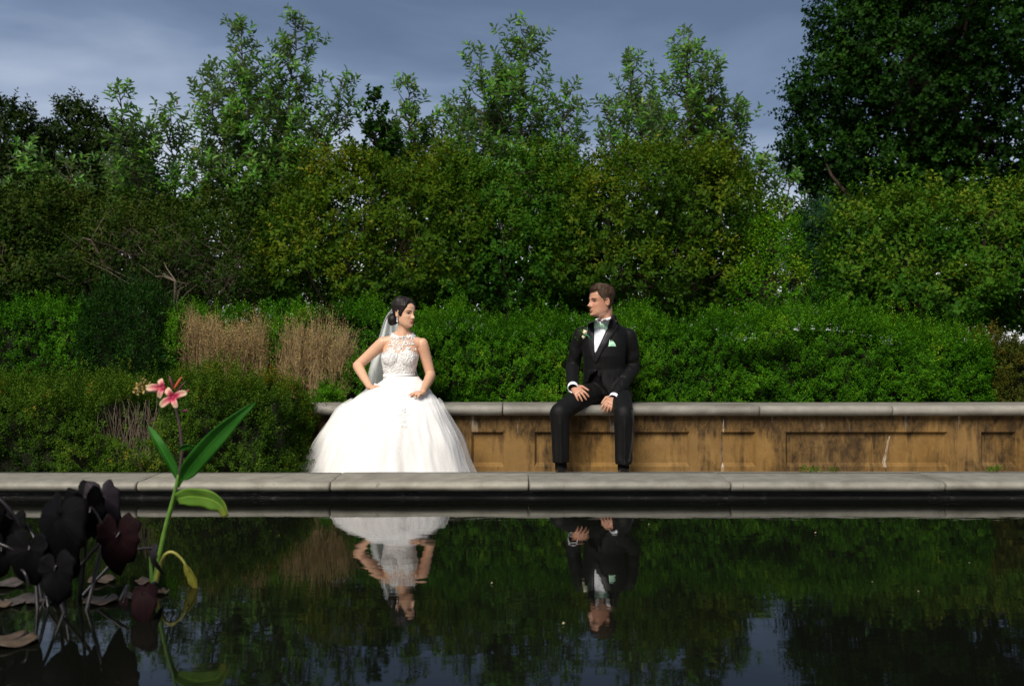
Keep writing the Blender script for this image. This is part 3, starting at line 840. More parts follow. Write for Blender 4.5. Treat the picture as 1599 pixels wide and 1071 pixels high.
# ------------------------------------------------------------------ sweetbay trees
def sweetbay(label, base_px, leaders, Y, seed, mat=LEAF_MAG, leaf=(.138, .052), dens=1.0, name='sweetbay_tree', bark=M_BARK2, tint0=.45, k=10, cat='tree'):
    """open small tree: several leaders, rising side branches, leaf rosettes at branch ends"""
    Y = Y * 1.48; q_ = Y / 15.0; leaf = (leaf[0] * q_ * .90, leaf[1] * q_ * 1.0)
    rng = np.random.RandomState(seed); s = Y / FPX
    b = np.array(P(base_px, 700, Y)); b[2] = GZ
    root = empty(name, tuple(b), label, cat, 'sweetbay trees' if name == 'sweetbay_tree' else None)
    segs = []; RP = []; RD = []; RT = []
    for (fx, fy, tx, ty, hw) in leaders:
        f = np.array(P(fx, fy, Y)); t = np.array(P(tx, ty, Y))
        f[1] += rng.normal() * .25 * q_; t[1] += rng.normal() * .45 * q_
        low = chain(crooked(rng, b, f, 4, .04 * q_), .05 * q_, .032 * q_); segs += low
        main = crooked(rng, f, t, 10, .035 * q_); segs += chain(main, .032 * q_, .006 * q_)
        main = np.array(main); hgt = np.linalg.norm(t - f)
        nb = int(hgt / (.036 * q_) * dens)
        for i in range(nb):
            u = (i + rng.rand()) / nb
            q = u * 10; j = min(int(q), 9); bp = main[j] + (main[j+1] - main[j]) * (q - j)
            an = i * 2.4 + rng.rand() * .8
            gap = float(vnoise(np.array([[bp[2] * 1.1 / q_ + fx, math.cos(an) * .9, math.sin(an) * .9]]), 1.5, seed)[0])
            if gap < -.34: continue
            out = np.array([math.cos(an), math.sin(an), 0])
            ln = 1.15 * hw * s * (1.0 - u) ** .62 * rng.uniform(.5, 1.05) * (1 + .45 * gap) + .10 * q_
            if u > .97: ln = .1 * q_
            d0 = unit(out * 1.0 + np.array([0, 0, rng.uniform(.35, .95)]))
            tip = bp + d0 * ln; tip[2] += ln * .10
            mid = bp + d0 * ln * .5 + rng.normal(size=3) * .02 * q_ - np.array([0, 0, ln * .05])
            segs += chain([bp, mid, tip], (.010 + .006 * (1 - u)) * q_, .004 * q_)
            nr = max(1, int(ln / (.12 * q_)))
            for m in range(nr):
                w = 1 - m / max(nr, 1) * .85
                pp = bp + (tip - bp) * w + rng.normal(size=3) * .05 * q_
                RP.append(pp); RD.append(unit(d0 + np.array([0, 0, .7]) + rng.normal(size=3) * .35)); RT.append(tint0 + rng.normal() * .12)
        RP.append(main[-1]); RD.append(np.array([0, 0, 1.])); RT.append(tint0 + .2)
    RP = np.array(RP); RD = np.array(RD); RT = np.clip(np.array(RT), 0, 1)
    V, T = shoot_leaves(rng, RP - RD * .08 * q_, RD, k, leaf[0], leaf[1], .17 * q_, 1.0, RT, True, .16, .14, .10)
    tag(link('foliage', leaves_mesh(V, T), mat, root), kind='stuff')
    link('trunk', sticks_mesh(segs, 6), bark, root)
    return root
sweetbay('tall twin topped sweetbay tree at left against the storm sky', 418,
         [(402, 380, 372, 33, 80), (440, 380, 470, 42, 78), (480, 330, 545, 140, 55), (370, 340, 328, 118, 55), (420, 420, 418, 130, 85)], 15.2, 61, dens=1.05)
sweetbay('twin topped sweetbay tree above the middle shrubs', 790,
         [(765, 350, 752, 88, 70), (805, 350, 822, 55, 72), (860, 330, 885, 150, 50), (725, 330, 705, 150, 50), (790, 360, 785, 120, 80)], 15.6, 62)
sweetbay('twin topped sweetbay tree above the groom', 1060,
         [(1010, 330, 988, 72, 58), (1062, 330, 1078, 50, 68), (1120, 330, 1150, 165, 50), (965, 300, 948, 160, 38), (1060, 340, 1035, 120, 70), (1100, 330, 1105, 120, 50)], 15.4, 63, dens=.85)
sweetbay('shorter silvery sweetbay tree left of the tallest one', 245,
         [(235, 420, 222, 165, 60), (275, 420, 272, 172, 60), (210, 420, 195, 250, 60), (310, 400, 330, 240, 50)], 14.6, 64, tint0=.45)
sweetbay('small silvery sweetbay tree at the left before dark trees', 85,
         [(60, 430, 52, 240, 55), (110, 430, 125, 262, 50), (85, 430, 90, 290, 60)], 14.2, 65, tint0=.45)
sweetbay('slender sweetbay sapling between the two tallest at left', 640,
         [(640, 330, 640, 142, 40), (670, 340, 678, 190, 45), (615, 340, 612, 200, 40), (690, 340, 700, 230, 40)], 15.8, 66)
sweetbay('thin sweetbay sapling beside the gap before the large dark tree', 1195,
         [(1195, 420, 1192, 252, 42), (1215, 400, 1222, 290, 30), (1170, 400, 1165, 270, 40)], 15, 67)
sweetbay('dark leafed maple sapling left of the slender sweetbay', 585, [(585, 330, 586, 145, 34), (600, 330, 605, 200, 30)], 15, 68, mat=LEAF_MAPLE, leaf=(.10, .085), name='maple_sapling', tint0=.9)

# ------------------------------------------------------------------ far trees
def tree(name, label, lobes, n, mat, seed, base_px, Y, leaf, k=9, reach=.42, tint0=.4, trunk_r=.25, lump=.32, up=.3, inner=.2, droop=.15, big=False):
    rng = np.random.RandomState(seed)
    p, d, f = crown_points(rng, lobes, n, seed, lump, inner, .5)
    dd = unit(d + np.array([0, 0, up]) + rng.normal(size=p.shape) * .4)
    spr = rng.rand(len(p)) < .06
    p = p + dd * (spr * rng.uniform(.1, .4, len(p)))[:, None]
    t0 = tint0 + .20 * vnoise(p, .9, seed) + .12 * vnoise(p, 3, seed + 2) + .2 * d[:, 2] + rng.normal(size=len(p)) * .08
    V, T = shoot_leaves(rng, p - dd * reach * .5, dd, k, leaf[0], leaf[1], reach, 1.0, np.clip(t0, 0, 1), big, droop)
    b = np.array(P(base_px, 700, Y)); b[2] = GZ
    root = empty(name, tuple(b), label, 'tree')
    tag(link('crown', leaves_mesh(V, T), mat, root), kind='stuff')
    Lb = np.array(lobes); segs = []
    top = np.array([b[0] + .2, b[1], Lb[:, 2].max()])
    tr = crooked(rng, b, top, 9, .08); segs += chain(tr, trunk_r, trunk_r * .25)
    for j in range(len(Lb)):
        for _ in range(3):
            m = rng.randint(2, 8); tgt = Lb[j, :3] + rng.normal(size=3) * Lb[j, 3:] * .3
            br = crooked(rng, tr[m], tgt, 5, .12); segs += chain(br, trunk_r * .35, .02)
            for _ in range(7):
                q = p[rng.randint(len(p))]
                if np.linalg.norm(q - br[3]) < .07 * Y: segs += chain(crooked(rng, br[3], q, 3, .08), .018, .006)
    link('trunk', sticks_mesh(segs, 7), M_BARK, root)
    return root
FAR[0] = 1.0
BY = 32.0
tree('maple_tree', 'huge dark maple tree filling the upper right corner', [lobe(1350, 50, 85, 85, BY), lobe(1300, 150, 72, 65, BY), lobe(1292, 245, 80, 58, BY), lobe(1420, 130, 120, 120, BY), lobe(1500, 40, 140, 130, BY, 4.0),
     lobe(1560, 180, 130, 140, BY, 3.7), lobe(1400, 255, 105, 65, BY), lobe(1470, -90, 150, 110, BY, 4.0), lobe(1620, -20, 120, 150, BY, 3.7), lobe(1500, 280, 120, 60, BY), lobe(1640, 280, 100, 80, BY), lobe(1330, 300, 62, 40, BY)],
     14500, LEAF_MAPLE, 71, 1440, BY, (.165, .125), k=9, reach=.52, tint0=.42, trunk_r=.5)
tree('dark_tree', 'dark rounded tree at the far left edge', [lobe(20, 225, 55, 65, 33), lobe(-30, 215, 60, 60, 33), lobe(40, 290, 70, 60, 33), lobe(-20, 300, 60, 60, 33)], 1600, LEAF_FAR, 72, 20, 33, (.19, .10), tint0=.38)
tree('dark_tree', 'dark tree with pointed top right of the far left one', [lobe(115, 205, 38, 50, 34), lobe(150, 235, 48, 52, 34), lobe(100, 265, 60, 60, 34), lobe(185, 260, 45, 55, 34), lobe(140, 320, 80, 60, 34)], 1900, LEAF_FAR, 73, 130, 34, (.19, .10), tint0=.38)
FAR[0] = 1.48
shrub('pine_sapling', 'small dark drooping pine between the groom side shrubs and far right shrub', 'tree', [lobe(1268, 345, 34, 24, 15, .5), lobe(1262, 395, 30, 26, 15, .5), lobe(1290, 370, 26, 26, 15, .5), lobe(1275, 440, 40, 45, 15, .5)], 900, LEAF_CON, 74, leaf=(.15, .02), k=14, reach=.22, up=-.2, spread=.6, stems=2, twigs=30, droop=.3)

# weeds at the wall foot
for i, (px, lab) in enumerate(((1262, 'tiny green weed under the long right panel'), (1550, 'tiny green weed under the far right small panel'), (1300, 'tiny sparse weed right of the first weed at the wall foot'))):
    rng = np.random.RandomState(90 + i)
    c = np.array(P(px, 735, 7.58)); c[2] = GZ
    n = (22, 22, 10)[i]
    p = c + np.stack([rng.normal(size=n) * .035, rng.normal(size=n) * .012 - .01, rng.uniform(0, .03, n)], 1)
    V, T = shoot_leaves(rng, p, unit(np.array([0, -.3, 1.]) + rng.normal(size=(n, 3)) * .5), 5, .022, .010, .03, .9, np.full(n, .45))
    link('weed', leaves_mesh(V, T), LEAF_BOX)
    tag(bpy.data.objects[-1] if False else COL.objects[-1], lab, 'weed', 'weeds at the wall foot')
# ------------------------------------------------------------------ people: shared tools
def remeshed(mb, voxel, smooth_it=4, fac=.5, keep=.4):
    """union of overlapping closed shapes as one continuous skin"""
    me = fix_normals(pymesh(mb.v, mb.f))
    o = bpy.data.objects.new('tmp', me); COL.objects.link(o)
    r = o.modifiers.new('r', 'REMESH'); r.mode = 'VOXEL'; r.voxel_size = voxel; r.adaptivity = 0
    s = o.modifiers.new('s', 'SMOOTH'); s.iterations = smooth_it; s.factor = fac
    dc = o.modifiers.new('d', 'DECIMATE'); dc.ratio = keep
    dg = bpy.context.evaluated_depsgraph_get(); dg.update()
    out = bpy.data.meshes.new_from_object(o.evaluated_get(dg))
    bpy.data.objects.remove(o)
    out.shade_smooth()
    return out

def get_co(me):
    a = np.empty(len(me.vertices) * 3, np.float32); me.vertices.foreach_get('co', a); return a.reshape(-1, 3)
def set_co(me, a): me.vertices.foreach_set('co', np.ascontiguousarray(a, np.float32).ravel()); me.update()
def get_no(me):
    a = np.empty(len(me.vertices) * 3, np.float32); me.vertices.foreach_get('normal', a); return a.reshape(-1, 3)

def bvh_of(me):
    return BVHTree.FromPolygons([v.co.copy() for v in me.vertices], [tuple(p.vertices) for p in me.polygons])
CAMP = Vector((0, 0, CAM_Z))
def hit(bvh, px, py, default_Y=7.6):
    d = (P(px, py, 1.0) - CAMP).normalized()
    loc, nor, i, dist = bvh.ray_cast(CAMP, d)
    if loc is None: return P(px, py, default_Y), Vector((0, -1, 0))
    if nor.y > 0: nor = -nor
    return loc, nor

def strip_patch(A, B, bvh, lift, n=24, m=8, thick=.003, dY=7.6):
    """cloth piece laid on a surface between two edge lines (photograph points), with thickness"""
    ea = spline([Vector((x, y, 0)) for x, y in A], n); eb = spline([Vector((x, y, 0)) for x, y in B], n)
    top = []
    for i in range(n):
        for j in range(m):
            q = ea[i].lerp(eb[i], j / (m - 1))
            l, nn = hit(bvh, q.x, q.y, dY)
            nn = (nn * .5 + Vector((0, -1, .1)) * .5).normalized()
            edge = 0.4 if j in (0, m - 1) else 1
            top.append((l, nn, lift * (0.75 + .25 * edge)))
    v = [l + nn * h for l, nn, h in top] + [l + nn * (h - thick) for l, nn, h in top]
    f = []; N = n * m
    for i in range(n - 1):
        for j in range(m - 1):
            a = i*m+j
            f.append((a, a+1, a+m+1, a+m)); f.append((N+a, N+a+m, N+a+m+1, N+a+1))
    bd = [j for j in range(m)] + [i*m+m-1 for i in range(1, n)] + [(n-1)*m+j for j in range(m-2, -1, -1)] + [i*m for i in range(n-2, 0, -1)]
    for k in range(len(bd)):
        a, b = bd[k], bd[(k+1) % len(bd)]
        f.append((a, b, N+b, N+a))
    return fix_normals(pymesh(v, f, True))

# ---- head: levels (height, forward, back, half width)
HL = [(-.118, .052, .020, .012), (-.112, .074, .010, .028), (-.100, .086, -.015, .041), (-.085, .0885, -.040, .051), (-.062, .0875, -.060, .059), (-.032, .0865, -.076, .0655),
      (0, .084, -.090, .0695), (.030, .0895, -.098, .0735), (.060, .084, -.098, .0745), (.085, .064, -.086, .0665), (.103, .036, -.060, .049), (.113, .008, -.030, .026), (.1165, -.008, -.014, .006)]
HL = np.array(HL)
def g2(x, z, x0, z0, sx, sz): return np.exp(-((x - x0) / sx) ** 2 - ((z - z0) / sz) ** 2)

def head_grid(nphi=120, nz=110, off=None, male=False):
    """closed head surface in head space (x right, -y forward, z up); off(phi,z) pushes outward"""
    tt = np.linspace(0, 1, nz); zs = -.118 + .2345 * tt
    V = np.zeros((nz, nphi, 3)); ph = np.linspace(-np.pi, np.pi, nphi, endpoint=False)
    # denser sampling at the face
    ph = ph - .45 * np.sin(ph)
    for i, z in enumerate(zs):
        f, b, w = (np.interp(z, HL[:, 0], HL[:, k]) for k in (1, 2, 3))
        if male:
            w *= 1.0 + .10 * np.exp(-((z + .085) / .03) ** 2); f += .003 * np.exp(-((z + .1) / .015) ** 2)
        c = (f + b) / 2 + .012 * 0; hf = f - c; hb = c - b
        cs, sn = np.cos(ph), np.sin(ph)
        ex = 2.35
        rr = (np.abs(cs) ** ex + np.abs(sn) ** ex) ** (-1 / ex)
        x = w * sn * rr; fw = c + np.where(cs > 0, hf, hb) * cs * rr
        fr = np.clip(cs, 0, 1) ** .5
        nose = 1.12 if male else .95
        d = nose * (.026 * g2(x, z, 0, -.030, .0105, .013) + .016 * g2(x, z, 0, -.010, .0085, .018) + .008 * g2(x, z, 0, .012, .009, .014))
        d += .006 * (g2(x, z, .012, -.036, .007, .007) + g2(x, z, -.012, -.036, .007, .007))
        d -= .0125 * (g2(x, z, .031, .002, .016, .012) + g2(x, z, -.031, .002, .016, .012))
        d += .0045 * (g2(x, z, .032, .024, .022, .008) + g2(x, z, -.032, .024, .022, .008)) * (1.4 if male else .7)
        d += .0050 * (g2(x, z, .044, -.022, .018, .018) + g2(x, z, -.044, -.022, .018, .018))
        d += .0075 * g2(x, z, 0, -.060, .020, .0050) + .0085 * g2(x, z, 0, -.0715, .017, .0055) - .004 * g2(x, z, 0, -.0655, .021, .0018) - .004 * g2(x, z, 0, -.083, .018, .005)
        d += .0080 * g2(x, z, 0, -.100, .017, .011) * (1.3 if male else 1)
        fw = fw + d * fr
        if off is not None:
            o = off(ph, z); L = np.sqrt(x * x + fw * fw + 1e-9)
            n = np.stack([sn * 1.0, cs * 1.0], 0)
            x = x + n[0] * o; fw = fw + n[1] * o
        V[i, :, 0] = x; V[i, :, 1] = -fw; V[i, :, 2] = z
    if off is not None:
        zt = zs.copy()
        for i in range(nz):
            k = np.clip((zs[i] - .03) / .085, 0, 1) ** 1.3
            V[i, :, 2] += k * off(ph, zs[i]) * 1.0
    return V

def grid_faces(nz, nphi):
    F = []
    for i in range(nz - 1):
        for j in range(nphi):
            k = (j + 1) % nphi; F.append((i*nphi+j, i*nphi+k, (i+1)*nphi+k, (i+1)*nphi+j))
    F.append(tuple(range(nphi - 1, -1, -1))); F.append(tuple(range((nz-1)*nphi, nz*nphi)))
    return F

def head_matrix(origin, yaw, pitch, roll, sc):
    return Matrix.Translation(origin) @ Matrix.Rotation(R(yaw), 4, 'Z') @ Matrix.Rotation(R(pitch), 4, 'X') @ Matrix.Rotation(R(roll), 4, 'Y') @ Matrix.Scale(sc, 4)

def ear(mb, M, side):
    rot = Matrix.Rotation(R(-18 * side), 3, 'Z') @ Matrix.Rotation(R(10), 3, 'X')
    t = MB()
    t.ellipsoid((.0735 * side, .012, -.006), (.0075, .0175, .031), 14, 10, rot)
    ring = [Vector((.079 * side, .012 + .015 * math.sin(a), -.002 + .027 * math.cos(a))) for a in np.linspace(-1.1, 3.5, 12)]
    t.tube(ring, .0042, 6)
    mb.add([M @ v for v in t.v], t.f)

def hand(mb, wrist, d, n, thumb, curls, sc=1.0, splay=.16, wr=.024, thumb_close=.5, flatw=.62):
    """palm and five fingers. d: wrist to knuckles, n: back of hand, thumb: +1/-1 side"""
    d = Vector(d).normalized(); n = (Vector(n) - d * Vector(n).dot(d)).normalized(); s = d.cross(n).normalized() * thumb
    w = Vector(wrist)
    rings = []
    for t, hw, ht in ((-.02, wr / sc, wr * .85 / sc), (.0, wr / sc, wr * .78 / sc), (.03, .032, .0165), (.06, .039, .0145), (.085, .040, .0125), (.094, .036, .009)):
        c = w + d * t * sc
        rings.append([c + (s * math.cos(a) * hw + n * math.sin(a) * ht) * sc for a in np.linspace(0, 2 * math.pi, 18, endpoint=False)])
    mb.rings(rings)
    for k, (off, ln) in enumerate(((.029, .070), (.0098, .078), (-.0098, .072), (-.0285, .057))):
        b = w + (d * .082 + s * off) * sc
        dd = (d + s * splay * (off / .03)).normalized(); ax = dd.cross(n).normalized()
        pts = [b]; ang = 0
        for j, seg in enumerate((.44, .32, .24)):
            ang += curls[k] * (.75, 1.0, .7)[j]
            q = dd * math.cos(ang) - n * math.sin(ang)
            pts.append(pts[-1] + q * ln * seg * sc)
        mb.tube(pts, [r * sc for r in (.0094, .0088, .0080, .0066)], 10)
    b = w + (d * .022 + s * .026) * sc
    t1 = (d * .75 + s * .75 - n * .25).normalized(); t2 = (d * .95 + s * (.55 - thumb_close) - n * .35).normalized()
    mb.tube([b - s * .012 * sc, b + t1 * .036 * sc, b + t1 * .036 * sc + t2 * .030 * sc, b + t1 * .036 * sc + t2 * .052 * sc], [r * sc for r in (.0135, .0115, .0095, .0075)], 10)
    return w, d, n, s

def m_skin(name, c, c2, seed):
    t = NT(name)
    n = t.noise(28, 4, .6, t.pos()); b = t.noise(6, 3, .5, t.pos((1, 1, 1), (seed, 0, 0)))
    col = t.mix(t.range(n, .3, .7), c, tuple(x * 1.08 for x in c))
    col = t.mix(t.math('MULTIPLY', t.range(b, .5, .75), .5), col, c2)
    return t.done(t.pbr(col, .42, t.bump(n, .08, .002), Subsurface_Weight=.12, Subsurface_Radius=(.012, .005, .003), Specular_IOR_Level=.45))
SKIN_B = m_skin('skin_warm', (.58, .335, .212), (.60, .285, .18), 1)
SKIN_G = m_skin('skin_tanned', (.42, .21, .13), (.46, .17, .105), 4)
def m_hair(name, a, b, rough=.38):
    t = NT(name)
    n = t.noise(60, 4, .6, t.pos((1, 1, .35))); n2 = t.noise(220, 2, .6, t.pos((1, 1, .25)))
    c = t.mix(t.range(n, .3, .7), a, b)
    return t.done(t.pbr(c, rough, t.bump(t.math('ADD', n, n2), .3, .005), Specular_IOR_Level=.28))
HAIR_B = m_hair('hair_black_brown', (.006, .0045, .004), (.018, .012, .010), .52)
HAIR_G = m_hair('hair_brown', (.040, .022, .013), (.10, .058, .034), .5)
M_EYE = mat_plain('eye_white', (.62, .58, .54), .2, .02)
M_IRIS = mat_plain('iris_brown', (.018, .010, .007), .12, .1)
M_LASH = mat_plain('lash_brow_dark', (.010, .007, .006), .6, .1)
M_BROWN = mat_plain('brow_brown', (.045, .024, .015), .7, .1)
M_LIPB = mat_plain('lip_rose', (.38, .07, .085), .35, .08)
M_LIPG = mat_plain('lip_natural', (.36, .13, .10), .45, .08)

def face_bits(root, M, sc, head_me_bvh, lip, brow, browth, iris=M_IRIS, eyes=(-1, 1), smile=.004):
    """eyes, brows and lips laid into the head surface"""
    Mi = M.inverted()
    def on(x, z, lift):
        o = M @ Vector((x, -.3, z)); d = (M.to_3x3() @ Vector((0, 1, 0))).normalized()
        l, nn, i, dist = head_me_bvh.ray_cast(o, d)
        if l is None: l = M @ Vector((x, -.085, z))
        return l - d * lift
    for s in eyes:
        c = Mi @ on(s * .031, .0015, 0)
        e = MB(); e.ellipsoid((0, 0, 0), (.0135, .0105, .0066), 16, 10)
        eb = MB().add([M @ (Vector((c.x, c.y + .0062, c.z)) + v) for v in e.v], e.f).build('eye', M_EYE, root)
        e = MB(); e.ellipsoid((0, 0, 0), (.0058, .0030, .0058), 12, 8)
        MB().add([M @ (Vector((c.x + .0005, c.y - .0028, c.z)) + v) for v in e.v], e.f).build('iris', iris, root)
        lash = [on(s * .031 + t * .0150, .0015 + .0072 * (1 - t * t) - .001 + .001 * t * s, .0012) for t in np.linspace(-1, 1, 9)]
        MB().tube(lash, [.0008, .0017, .0022, .0024, .0024, .0024, .0024, .002, .0010], 6).build('eyelashes', M_LASH, root)
        low = [on(s * .031 + t * .0135, .0015 - .0062 * (1 - t * t), .0006) for t in np.linspace(-1, 1, 7)]
        MB().tube(low, .0007, 5).build('lower_lashes', M_LASH, root)
        br = [on(s * (.014 + .040 * t), .0215 + .006 * math.sin(t * 2.4) - .003 * t, .0006) for t in np.linspace(0, 1, 9)]
        MB().tube(br, [browth * k for k in (.8, 1, 1, 1, .95, .85, .7, .5, .3)], 6, flat=((M.to_3x3() @ Vector((0, 1, 0))), .5)).build('eyebrow', brow, root)
    for nm, z0, th, up in (('upper_lip', -.0610, .0030, 1), ('lower_lip', -.0705, .0040, -1)):
        pts = []
        for t in np.linspace(-1, 1, 13):
            cup = -.0014 * math.exp(-(t / .14) ** 2) if up > 0 else 0
            pts.append(on(t * .0235, z0 + (smile * t * t) + cup + (-.003 * t * t * up), -.0004))
        MB().tube(pts, [th * k for k in (.25, .5, .75, .92, 1, 1, .95, 1, 1, .92, .75, .5, .25)], 8, flat=((M.to_3x3() @ Vector((0, 1, 0))), .7)).build(nm, lip, root)

def hair_cap(M, zh, thick, seed, male=False, rough_amp=.002):
    """hair as a shell over the skull that dives under the skin at the hairline"""
    def off(ph, z):
        a = np.abs(ph); m = (z - zh(a)) / .022
        s = np.clip(m, -1, 1); s = np.where(s > 0, s * s * (3 - 2 * s), s)
        return np.where(s > 0, s * thick(a, z), s * .010)
    V = head_grid(140, 110, off, male).reshape(-1, 3)
    V[:, 2] += .0
    q = V * np.array([1, 1, 1])
    n = vnoise(q, 60, seed) * rough_amp + vnoise(q, 160, seed + 1) * rough_amp * .5
    r = np.linalg.norm(V, axis=1, keepdims=True)
    V = V + V / np.maximum(r, 1e-6) * n[:, None]
    return V

# ------------------------------------------------------------------ bride
bride = empty('person', (P(615, 737, 7.3).x, 7.3, GZ), 'seated woman in white lace halter gown and veil, dark hair in low bun', 'person')
# gown skirt ---------------------------------------------------------
SK = [(.648,.648,.648,.122,7.640,7.865,623),(.625,.618,.61,.150,7.585,7.90,622.5),(.592,.565,.55,.212,7.47,7.95,621.5),(.562,.520,.475,.256,7.34,7.985,620),
      (.520,.478,.446,.308,7.21,7.985,617.5),(.440,.425,.440,.368,7.11,7.555,616),(.330,.325,.33,.428,7.04,7.55,615),(.200,.20,.20,.500,6.98,7.55,613.5),(.060,.06,.06,.555,6.93,7.545,612),(-.070,-.07,-.07,.612,6.88,7.53,611)]
SKA = np.array(SK)
def skirt_grid(ns, na, puff, fold, seed, s0=0., s1=1.):
    V = np.zeros((ns, na, 3)); th = np.linspace(0, 2*np.pi, na, endpoint=False)
    cols = [[Vector((float(SKA[i, k]), 0, 0)) for i in range(len(SKA))] for k in range(7)]
    samp = []
    for k in range(7): samp.append([v.x for v in spline(cols[k], ns)])
    for i in range(ns):
        s = i / (ns - 1)
        zf, zs_, zb, rx, yf, yb, cpx = (samp[k][i] for k in range(7))
        cx = (cpx - 799.5) * 7.5 / FPX
        c, sn = np.cos(th), np.sin(th)
        z = np.where(c > 0, zs_ + (zf - zs_) * c, zs_ + (zb - zs_) * -c)
        ym = (yf * .5 + yb * .5) if s < .5 else lerp((yf + yb) / 2, 7.34, min(1, (s - .5) * 3))
        ex = 2.2
        rr = (np.abs(c) ** ex + np.abs(sn) ** ex) ** (-1 / ex)
        x = rx * sn * rr; y = np.where(c > 0, -(ym - yf), -(yb - ym)) * c * rr
        # soft vertical folds, stronger towards the hem
        a = fold * np.clip((s - .22) / .5, 0, 1) ** 1.2
        pts = np.stack([np.cos(th) * 2.2, np.sin(th) * 2.2, np.full(na, s * .9)], 1)
        w = a * (vnoise(pts, 1.7, seed) * 1.0 + vnoise(pts, 4.2, seed + 1) * .65 + vnoise(pts, 8.5, seed + 2) * .30)
        g = 1 + (w + puff * np.clip((s - .1) / .3, 0, 1)) / np.maximum(np.hypot(x, y), .05)
        kn = np.exp(-((s - .40) / .13) ** 2) * (np.exp(-((x - .135) / .075) ** 2) + np.exp(-((x + .135) / .075) ** 2)) * np.clip(c, 0, 1)
        z = z + .020 * kn; y = y - .020 * kn
        back = (c < -.25) & (s > .45)
        g = np.where(back, 1.0, g)
        V[i, :, 0] = cx + x * g; V[i, :, 1] = ym + y * g; V[i, :, 2] = z + w * .25 * np.clip(1 - s, 0, 1)
    return V
def skirt_mesh(ns, na, puff, fold, seed):
    V = skirt_grid(ns, na, puff, fold, seed); F = []
    for i in range(ns - 1):
        for j in range(na):
            k = (j + 1) % na; F.append((i*na+j, i*na+k, (i+1)*na+k, (i+1)*na+j))
    return fix_normals(pymesh(V.reshape(-1, 3), F, True))
def m_tulle_white():
    t = NT('white_gown')
    n = t.noise(420, 2, .6, t.pos((1, 1, .5))); b = t.noise(5, 4, .6, t.pos((1.6, 1.6, .35)))
    c = t.mix(t.range(b, .3, .7), (.73, .695, .665), (.78, .76, .745))
    return t.done(t.pbr(c, .75, t.bump(t.math('ADD', n, t.math('MULTIPLY', b, 3.)), .10, .004), Sheen_Weight=.25, Specular_IOR_Level=.25))
M_GOWN = m_tulle_white()
def m_net(name, alpha, col=(.86, .85, .83)):
    t = NT(name)
    n = t.noise(9, 4, .6, t.pos((1.5, 1.5, .4)))
    d = t.node('BsdfDiffuse'); d.inputs[0].default_value = (*col, 1)
    tr = t.node('BsdfTranslucent'); tr.inputs[0].default_value = (*col, 1)
    m0 = t.node('MixShader'); m0.inputs[0].default_value = .4; t.l.new(d.outputs[0], m0.inputs[1]); t.l.new(tr.outputs[0], m0.inputs[2])
    tp = t.node('BsdfTransparent'); m = t.node('MixShader')
    lw = t.node('LayerWeight'); lw.inputs[0].default_value = .35
    f = t.math('ADD', t.range(n, .3, .7, alpha * .75, alpha * 1.2), t.math('MULTIPLY', lw.outputs['Facing'], .32), clamp=True)
    t.set(m.inputs[0], f); t.l.new(tp.outputs[0], m.inputs[1]); t.l.new(m0.outputs[0], m.inputs[2])
    return t.done(m.outputs[0])
M_NET = m_net('tulle_net', .22)
M_VEIL = m_net('veil_net', .85, (.88, .89, .87))
sk_me = skirt_mesh(90, 240, 0.0, .030, 3)
skirt = link('skirt', sk_me, M_GOWN, bride)
sk_bvh = bvh_of(sk_me)
sk2 = skirt_mesh(70, 200, .022, .040, 8)
co = get_co(sk2); co[:, 2] += .002; co[:, 1] -= .004; set_co(sk2, co)
bm = bmesh.new(); bm.from_mesh(sk2)
bmesh.ops.delete(bm, geom=[f for f in bm.faces if f.calc_center_median().z > .49 or (f.calc_center_median().y > 7.54)], context='FACES')
bm.to_mesh(sk2); bm.free()
link('tulle_overlay', sk2, M_NET, skirt)

# body ---------------------------------------------------------------
b = MB()
TX = lambda px: X(px, 7.72)
def erings(mb, rows, n=28, ex=2.2):
    rr = []
    for (z, cx, cy, rx, ryf, ryb) in rows:
        ring = []
        for a in np.linspace(0, 2*np.pi, n, endpoint=False):
            c, s_ = math.cos(a), math.sin(a); k = (abs(c)**ex + abs(s_)**ex) ** (-1/ex)
            ring.append(Vector((cx + rx*c*k, cy + (ryb if s_ > 0 else ryf)*s_*k, z)))
        rr.append(ring)
    mb.rings(rr)
erings(b, [(.47, TX(621), 7.80, .15, .12, .12), (.55, TX(622), 7.79, .150, .115, .115), (.61, TX(622), 7.77, .124, .092, .092), (.645, TX(622.5), 7.755, .112, .084, .084), (.70, TX(623), 7.75, .122, .090, .088),
           (.755, TX(623.5), 7.745, .134, .096, .092), (.80, TX(624), 7.745, .141, .094, .095), (.85, TX(625), 7.75, .138, .080, .092), (.895, TX(626.5), 7.755, .130, .070, .084), (.93, TX(628), 7.76, .120, .060, .074), (.955, TX(628.5), 7.762, .104, .056, .066), (.978, TX(628.8), 7.765, .082, .054, .060), (1.0, TX(629), 7.765, .060, .050, .054)])
for s in (-1, 1): b.ellipsoid((TX(624) + s * .060, 7.680, .792), (.066, .052, .060), 18, 12)
nb_ = P(628.5, 523, 7.755); hb = P(632, 500, 7.742)
b.tube([nb_ - Vector((0, 0, .03)), nb_.lerp(hb, .4), hb, hb + Vector((.004, -.004, .03))], [.058, .0475, .0465, .048], 18)
shR, shL = P(598.5, 534.5, 7.765), P(659, 536.5, 7.765)
for sh in (shR, shL):
    b.tube([nb_ - Vector((0, 0, .045)), (nb_ - Vector((0, 0, .030))).lerp(sh, .45), (nb_ - Vector((0, 0, .040))).lerp(sh, .8), sh - Vector((0, 0, .008))], [.042, .044, .044, .042], 24)
hR, nR = hit(sk_bvh, 589, 608); hL, nL = hit(sk_bvh, 650, 620)
wrR = hit(sk_bvh, 577, 606)[0] + Vector((0, -.012, .030)); wrL = hit(sk_bvh, 661, 614)[0] + Vector((0, -.010, .030))
